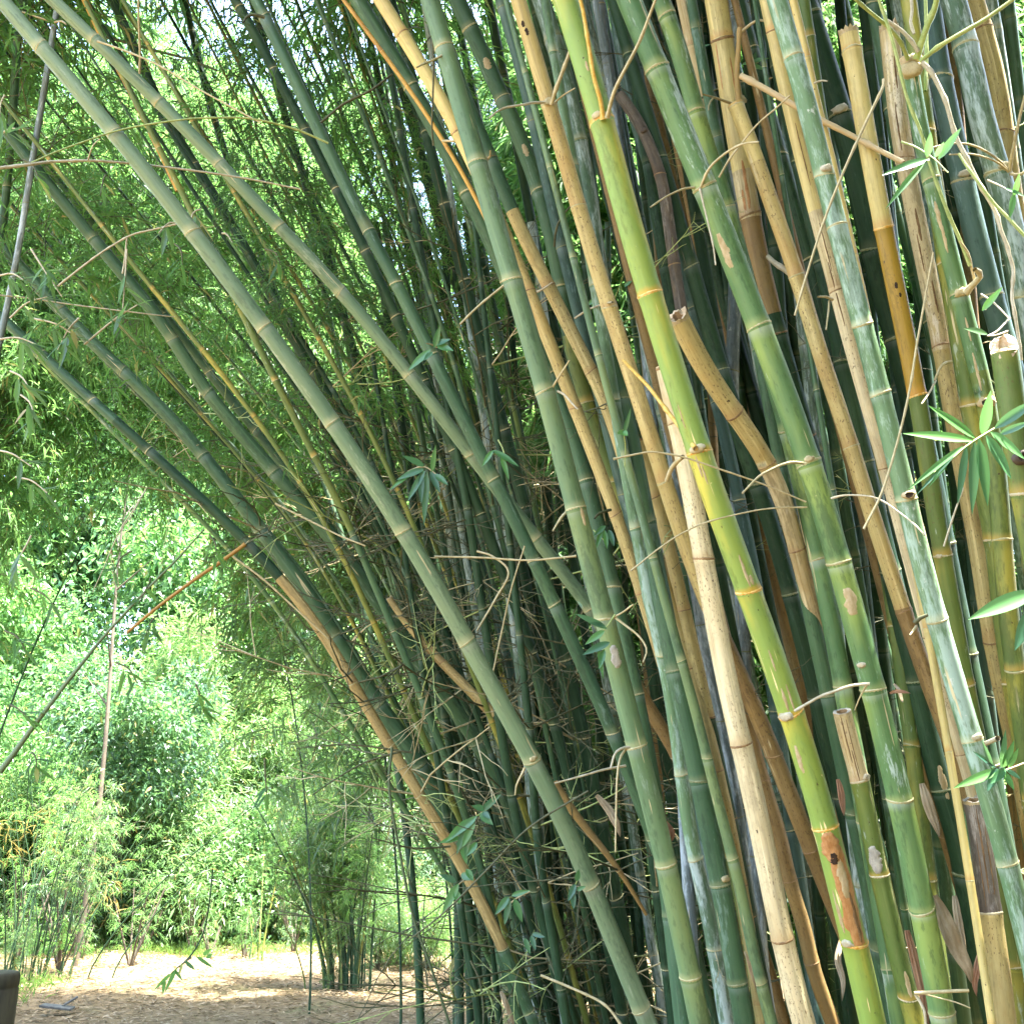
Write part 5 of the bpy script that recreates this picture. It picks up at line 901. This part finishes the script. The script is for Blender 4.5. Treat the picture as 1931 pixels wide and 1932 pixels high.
def shrub(x, y, s, label, src, group='sunlit shrubs at the edge of the path', zf=.8):
    root = tag(empty('shrub', (x, y, 0)), label, 'shrub', group)
    Vs, Fs, n0 = [], [], 0
    for k in range(6):
        a = rng.uniform(0, 6.28); P = np.linspace([0, 0, -.03], [math.cos(a) * s * .4, math.sin(a) * s * .4, s * 1.1], 6); v, f = tube(P, np.linspace(.018, .006, 6), 5); Vs.append(v); Fs.append(f + n0); n0 += len(v)
    obj('stems', mesh_np('stems', np.concatenate(Vs), [np.concatenate(Fs)], 'bark'), root)
    put(rng.choice(src), root, (0, 0, s * zf), Quaternion((0, 0, 1), rng.uniform(0, 6.28)), (s / 1.6, s / 1.6, s / 1.6 * .95), 'foliage')
TL = 'broad leaved tree in full sun beyond the path'
for (x, y, H, cr) in [(-15, 27, 8, 3.2), (-12.5, 24, 5.8, 2.4), (-10, 28, 5.6, 2.6), (-7.2, 26, 7.4, 2.8), (-5.2, 29, 8.6, 3.0), (-3, 25, 7.6, 2.6), (-.8, 28, 8, 3), (2.2, 26, 8, 3), (5.5, 28, 8.5, 3.2), (9, 27, 8.5, 3.4), (-17, 22, 7, 2.6)]:
    tree(x, y, H, cr, TL, CB)
for (x, y, H, cr, n) in [(-17.5, 31, 19, 4.0, 6), (-15.0, 33, 24, 4.2, 6), (-13.2, 30, 18.5, 3.2, 5), (-9.6, 31, 19, 3.6, 5), (-11.5, 34, 27, 4.2, 6), (-7.6, 32, 22.5, 3.8, 5), (-18.5, 34, 27, 4.4, 6), (-8.6, 30, 13.0, 3.2, 5), (-5.4, 31, 14.5, 3.4, 5), (-2.6, 30, 14, 3.4, 5), (.6, 30, 14, 3.4, 5), (4.2, 31, 15, 3.6, 5), (-15.5, 30, 12, 3.2, 5)]:
    tree(x, y, H, cr, 'tall tree whose sunlit crown shows through the bamboo leaves', CB, r=.14, n=n, group='tall trees behind the leafy bamboos', spread=1.0)
for (x, y, H, cr) in [(-9.5, 19.5, 3.4, 1.5), (-6.6, 20.5, 4.2, 1.7), (-4.3, 21.5, 4.0, 1.7), (-11.5, 20, 3.6, 1.6), (-2.2, 20, 4, 1.6), (0, 21, 4, 1.7)]:
    tree(x, y, H, cr, 'small leafy tree with a short stem in the sun', CN if x > -7 else CB, name='small_tree', r=.07, n=3, group='small trees beyond the path')
g = W(205, 1290, 15.0); tree(g.x, g.y, 7.6, .9, 'slender pale trunked tree standing alone against the bright sky gap', PL, bark='bark', r=.042, n=3, group=None, spread=.3)
g = W(195, 1640, 16.5); tree(g.x, g.y, 3.9, 1.5, 'dark trunked tree leaning at the back of the sunny clearing', CB, r=.12, n=3, group=None, lean=.25)
for (x, y, s) in [(-7.4, 16.6, .6), (-6.9, 17.2, .8), (-5.6, 16.9, .55), (-4.9, 17.0, .7), (-3.9, 16.2, .5), (-3.3, 16.8, .75), (-2.5, 16.4, .6), (-1.6, 15.8, .7), (-.9, 16.4, .8), (-6.2, 16.0, .4), (-4.4, 16.2, .38)]:
    shrub(x, y, s, 'knee high leafy weed at the sunny rim of the clearing', PS, 'weeds at the rim of the clearing', .1)
for (x, y, s) in [(-5.75, 14.2, 1.1), (-5.1, 14.9, .9), (-6.5, 14.6, 1.2)]:
    shrub(x, y, s, 'dark leafy bush hiding the foot of the slender tree', PL, 'bushes round the slender tree', .1)
for (x, y, s) in [(-7.6, 18.0, 1.5), (-6.9, 18.4, 1.3), (-8.4, 18.3, 1.4), (-6.2, 18.0, 1.2), (-5.3, 18.2, 1.4)]:
    shrub(x, y, s, 'yellowish green bush filling the gap under the small trees', CN, 'bushes under the small trees')
SL = 'pale green bushy shrub in full sun at the back of the path'
for i, (px, yy, s) in enumerate([(90, 17.5, 1.0), (150, 18.5, 1.3), (215, 17.8, 1.05), (265, 18.6, 1.3), (320, 18.0, 1.15), (375, 19.0, 1.35), (425, 18.3, 1.15), (480, 19.2, 1.3), (540, 18.6, 1.2), (600, 19.4, 1.3), (700, 19, 1.2), (770, 18.2, 1.1), (840, 18.6, 1.2), (20, 18.5, 1.3), (920, 19, 1.3), (1020, 19, 1.2), (345, 21, 1.6), (240, 21.5, 1.7), (500, 21.5, 1.7), (130, 21.5, 1.6), (640, 21.5, 1.7)]):
    shrub((px - 966) / FPX * yy, yy, s, SL, CN if i % 3 else CB)
for px, yy, s in ((735, 14.8, .55), (775, 15.6, .6), (820, 15.0, .5)): shrub((px - 966) / FPX * yy, yy, s, 'low dark green bush at the foot of the thicket beside the path', CN, 'low bushes beside the path')
shrub((180 - 966) / FPX * 16.2, 16.2, .95, 'dark green bush in shade left of the sunny clearing', PS, None, .1)

# young bamboo clump and the reeds
def clump(name, cat, label, px, py, n, hr, lean, rad0, smat, fol, seed, nfol, fs, spreadb=.28, low=0.0, group=None):
    g = G(px, py); q = np.random.default_rng(seed); root = tag(empty(name, g), label, cat, group)
    for k in range(n):
        b = np.array([q.normal(0, spreadb), q.normal(0, spreadb * .6), -.03]); H = q.uniform(*hr); lx = lean[0] + q.normal(0, lean[2]) + b[0] * .8; ly = lean[1] + q.normal(0, .25)
        P = np.array([b + np.array([lx * H * t ** 1.5, ly * H * t ** 1.5, H * t]) for t in np.linspace(0, 1, 14)]); r = rad0 * q.uniform(.6, 1.3); V, F = tube(P, np.linspace(r, r * .3, 14), 7); S = np.repeat(np.linspace(0, H, 14), 7)
        obj('stem', mesh_np('stem', V, [F], smat[k % len(smat)], attrs={'bc': ('POINT', 'FLOAT_VECTOR', np.stack([S * 0 + k, S * 0, S], -1)), 'nf': ('POINT', 'FLOAT', (S / .25) % 1), 'nr': ('POINT', 'FLOAT', S * 0 + q.random())}), root)
        if k < nfol:
            i = int(q.uniform(.35, .8) * 13); put(fol[k % len(fol)], root, P[i], along(frames(P)[0][i] + np.array([0, 0, .4]), q.uniform(0, 6.28)), fs * q.uniform(.7, 1.15))
    for k in range(int(low)): put(fol[k % len(fol)], root, (q.normal(0, spreadb), q.normal(0, spreadb), .05), Quaternion((0, 0, 1), q.uniform(0, 6.28)), fs * .5)
    return root, g
clump('young_bamboo_clump', 'bamboo', 'upright clump of young thin bamboo with drooping leaves beside the path', 648, 1862, 34, (1.3, 3.3), (-.15, 0, .13), .015, ['dark', 'dark', 'deep', 'olive'], [PS[1], PS[0], PL[1]], 5, 32, .5, spreadb=.17, low=4)
clump('reed_clump', 'reeds', 'clump of thin dark reed stems with dry yellow leaves behind the wooden post', 62, 1850, 28, (1.7, 2.9), (.12, 0, .16), .010, ['dark'], [plume(260, 1.2, .5, 26, 'leafdry', ll=(.2, .4), lw=(.014, .02), per=(1, 3), tw=False), PS[0]], 6, 6, .6, spreadb=.30, low=5)
clump('bamboo_sapling', 'bamboo', 'lone little bamboo sapling with two thin stems in the sunny clearing', 500, 1812, 5, (.5, 2.4), (-.1, 0, .14), .011, ['olive', 'dark'], [plume(262, .6, .5, 30, 'leaf', ll=(.1, .18), tw=False)], 9, 2, .6, spreadb=.12, low=2)

# ------------------------------------------------------------------ ground, litter, grass
nx, ny = 150, 150; gx = np.concatenate([np.linspace(-90, -14, 25, endpoint=False), np.linspace(-14, 14, 100, endpoint=False), np.linspace(14, 90, 25)]); gy = np.concatenate([np.linspace(-20, 4, 20, endpoint=False), np.linspace(4, 24, 100, endpoint=False), np.linspace(24, 140, 30)])
X, Y = np.meshgrid(gx, gy); Z = .035 * np.sin(X * 1.3 + 1) * np.cos(Y * .9) + .02 * np.sin(X * 3.1 + Y * 2.3) + .12 * np.clip((Y - 17) / 6, 0, 1)
V = np.stack([X, Y, Z], -1).reshape(-1, 3); w_ = len(gx); I = np.arange(len(gy) - 1)[:, None] * w_ + np.arange(w_ - 1)[None]
kg = NT('earth with leaf litter'); tc = kg.add('ShaderNodeTexCoord').outputs['Object']
n1 = kg.noise(tc, .9, 1, 1, 5, .6); n2 = kg.noise(tc, 9, 1, 1, 6, .7, 3); n3 = kg.noise(tc, 45, 1, 1, 4, .7, 5)
col = kg.mix(kg.ramp(n2, .35, .65), (.09, .060, .027), (.18, .125, .06)); col = kg.mix(kg.math('MULTIPLY', kg.ramp(n3, .45, .65), .6), col, (.22, .165, .10)); col = kg.mix(kg.math('MULTIPLY', kg.ramp(n1, .52, .68), .5), col, (.07, .085, .03))
sx = kg.add('ShaderNodeSeparateXYZ'); kg.l(tc, sx.inputs[0]); far = kg.ramp(kg.math('ADD', sx.outputs[1], kg.math('MULTIPLY', n1, 3)), 18.5, 20.5); col = kg.mix(kg.math('MULTIPLY', far, .75), col, (.13, .20, .06))
kg.l(col, kg.b.inputs['Base Color']); kg.b.inputs['Roughness'].default_value = .9; kg.b.inputs['Specular IOR Level'].default_value = .15
bp = kg.add('ShaderNodeBump'); bp.inputs['Strength'].default_value = .6; bp.inputs['Distance'].default_value = .03; kg.l(n3, bp.inputs['Height']); kg.l(bp.outputs[0], kg.b.inputs['Normal']); M['ground'] = kg.m
tag(obj('ground', mesh_np('ground', V, [np.stack([I, I + 1, I + w_ + 1, I + w_], -1).reshape(-1, 4)], 'ground')), 'bare earth clearing covered with dry leaves', None, kind='structure')
def hz(x, y): return .035 * np.sin(x * 1.3 + 1) * np.cos(y * .9) + .02 * np.sin(x * 3.1 + y * 2.3) + .12 * np.clip((y - 17) / 6, 0, 1)
n = 34000; px = NP.uniform(-9, 2.5, n); py = 7 + 12.5 * NP.random(n) ** .8; a = NP.uniform(0, 6.28, n)
Bp = np.stack([px, py, hz(px, py) + NP.uniform(.004, .022, n)], -1); Dp = np.stack([np.cos(a), np.sin(a), NP.normal(.05, .16, n)], -1); Np_ = np.stack([NP.normal(0, .3, n), NP.normal(0, .3, n), np.ones(n)], -1)
tag(obj('fallen_leaves', tri_leaves(Bp, Dp, Np_, NP.uniform(.05, .16, n), NP.uniform(.012, .026, n), 'litter', 'fallen_leaves', droop=.05)), 'dry tan bamboo leaves strewn over the bare ground', None, kind='stuff')
n = 9000; c = NP.integers(0, 220, n); cxs = np.concatenate([NP.uniform(-8.5, .5, 150), NP.uniform(-6.6, -5.2, 40), NP.uniform(-9, -7, 30)]); cys = np.concatenate([NP.uniform(16.2, 19.5, 150), NP.uniform(10.5, 13.2, 40), NP.uniform(13, 16, 30)])
px = cxs[c] + NP.normal(0, .16, n); py = cys[c] + NP.normal(0, .16, n)
Bp = np.stack([px, py, hz(px, py) - .01], -1); Dp = np.stack([NP.normal(0, .5, n), NP.normal(0, .5, n), np.ones(n)], -1); Np_ = np.stack([NP.normal(0, 1, n), -np.ones(n), NP.normal(0, .3, n)], -1)
tag(obj('grass', tri_leaves(Bp, Dp, Np_, NP.uniform(.08, .30, n), NP.uniform(.008, .016, n), 'grass', 'grass', droop=.3)), 'short weeds and grass tufts at the rim of the clearing', None, kind='stuff')

# the wooden post and the board behind it
root = tag(empty('wooden_post', (W(-8, 1840, 6.5).x, W(-8, 1840, 6.5).y, 0)), 'weathered round wooden post cut flat on top beside the clearing', 'post')
zt = W(0, 1834, 6.5).z; prof = [(0, .150), (zt - .10, .149), (zt - .088, .142), (zt - .076, .149), (zt - .02, .148), (zt - .004, .140), (zt, .128), (zt + .003, .004)]
seg = 28; a = np.linspace(0, 2 * np.pi, seg, endpoint=False); wv = 1 + .012 * np.sin(a * 5 + 1) + .008 * np.sin(a * 11)
V = np.concatenate([np.stack([np.cos(a) * r * wv, np.sin(a) * r * wv, np.full(seg, z)], -1) for z, r in prof]); i = np.arange(len(prof) - 1)[:, None] * seg; j = np.arange(seg)[None]; j2 = (j + 1) % seg
obj('shaft', mesh_np('shaft', V, [np.stack([i + j, i + j2, i + seg + j2, i + seg + j], -1).reshape(-1, 4)], 'wood'), root)
g = G(108, 1906); bm = bmesh.new(); bmesh.ops.create_cube(bm, size=1, matrix=Matrix.Translation((0, 0, .03)) @ Matrix.Rotation(.12, 4, 'Y') @ Matrix.Diagonal((.30, .16, .022, 1))); bmesh.ops.create_cube(bm, size=1, matrix=Matrix.Translation((.10, .05, .07)) @ Matrix.Rotation(.5, 4, 'Z') @ Matrix.Rotation(-.5, 4, 'Y') @ Matrix.Diagonal((.16, .03, .018, 1)))
bmesh.ops.bevel(bm, geom=bm.edges[:], offset=.004, segments=1, affect='EDGES'); me = bpy.data.meshes.new('board'); bm.to_mesh(me); bm.free(); me.materials.append(M['board']); o = tag(obj('board', me, loc=g), 'small grey board lying on the ground near the post', 'board'); o.rotation_euler.z = .1
# sprig hanging before the sunny patch
rec = C('SP', '402,1640 396,1700 385,1760 360,1805 340,1822 322,1838 305,1858', (3, 3), (9.5, 9.4), 'dark', 'thin dangling twig with a few dark leaves before the sunlit ground', free=True, rings=False, group=None, name='dangling_twig', seg=8)
rec['root']['category'] = 'twig'
spray('SP', '362,1806 350,1815 340,1824', (9.4, 9.35), [(372, 1806, 402, 1826, 7), (350, 1814, 368, 1830, 7), (384, 1802, 400, 1790, 8), (335, 1826, 312, 1872, 8), (325, 1836, 292, 1868, 7), (345, 1818, 338, 1840, 6), (390, 1808, 402, 1800, 7), (330, 1830, 345, 1850, 6), (312, 1848, 308, 1876, 7)], w=3, mat='twigdark', lmat='leaf', droop=.2)
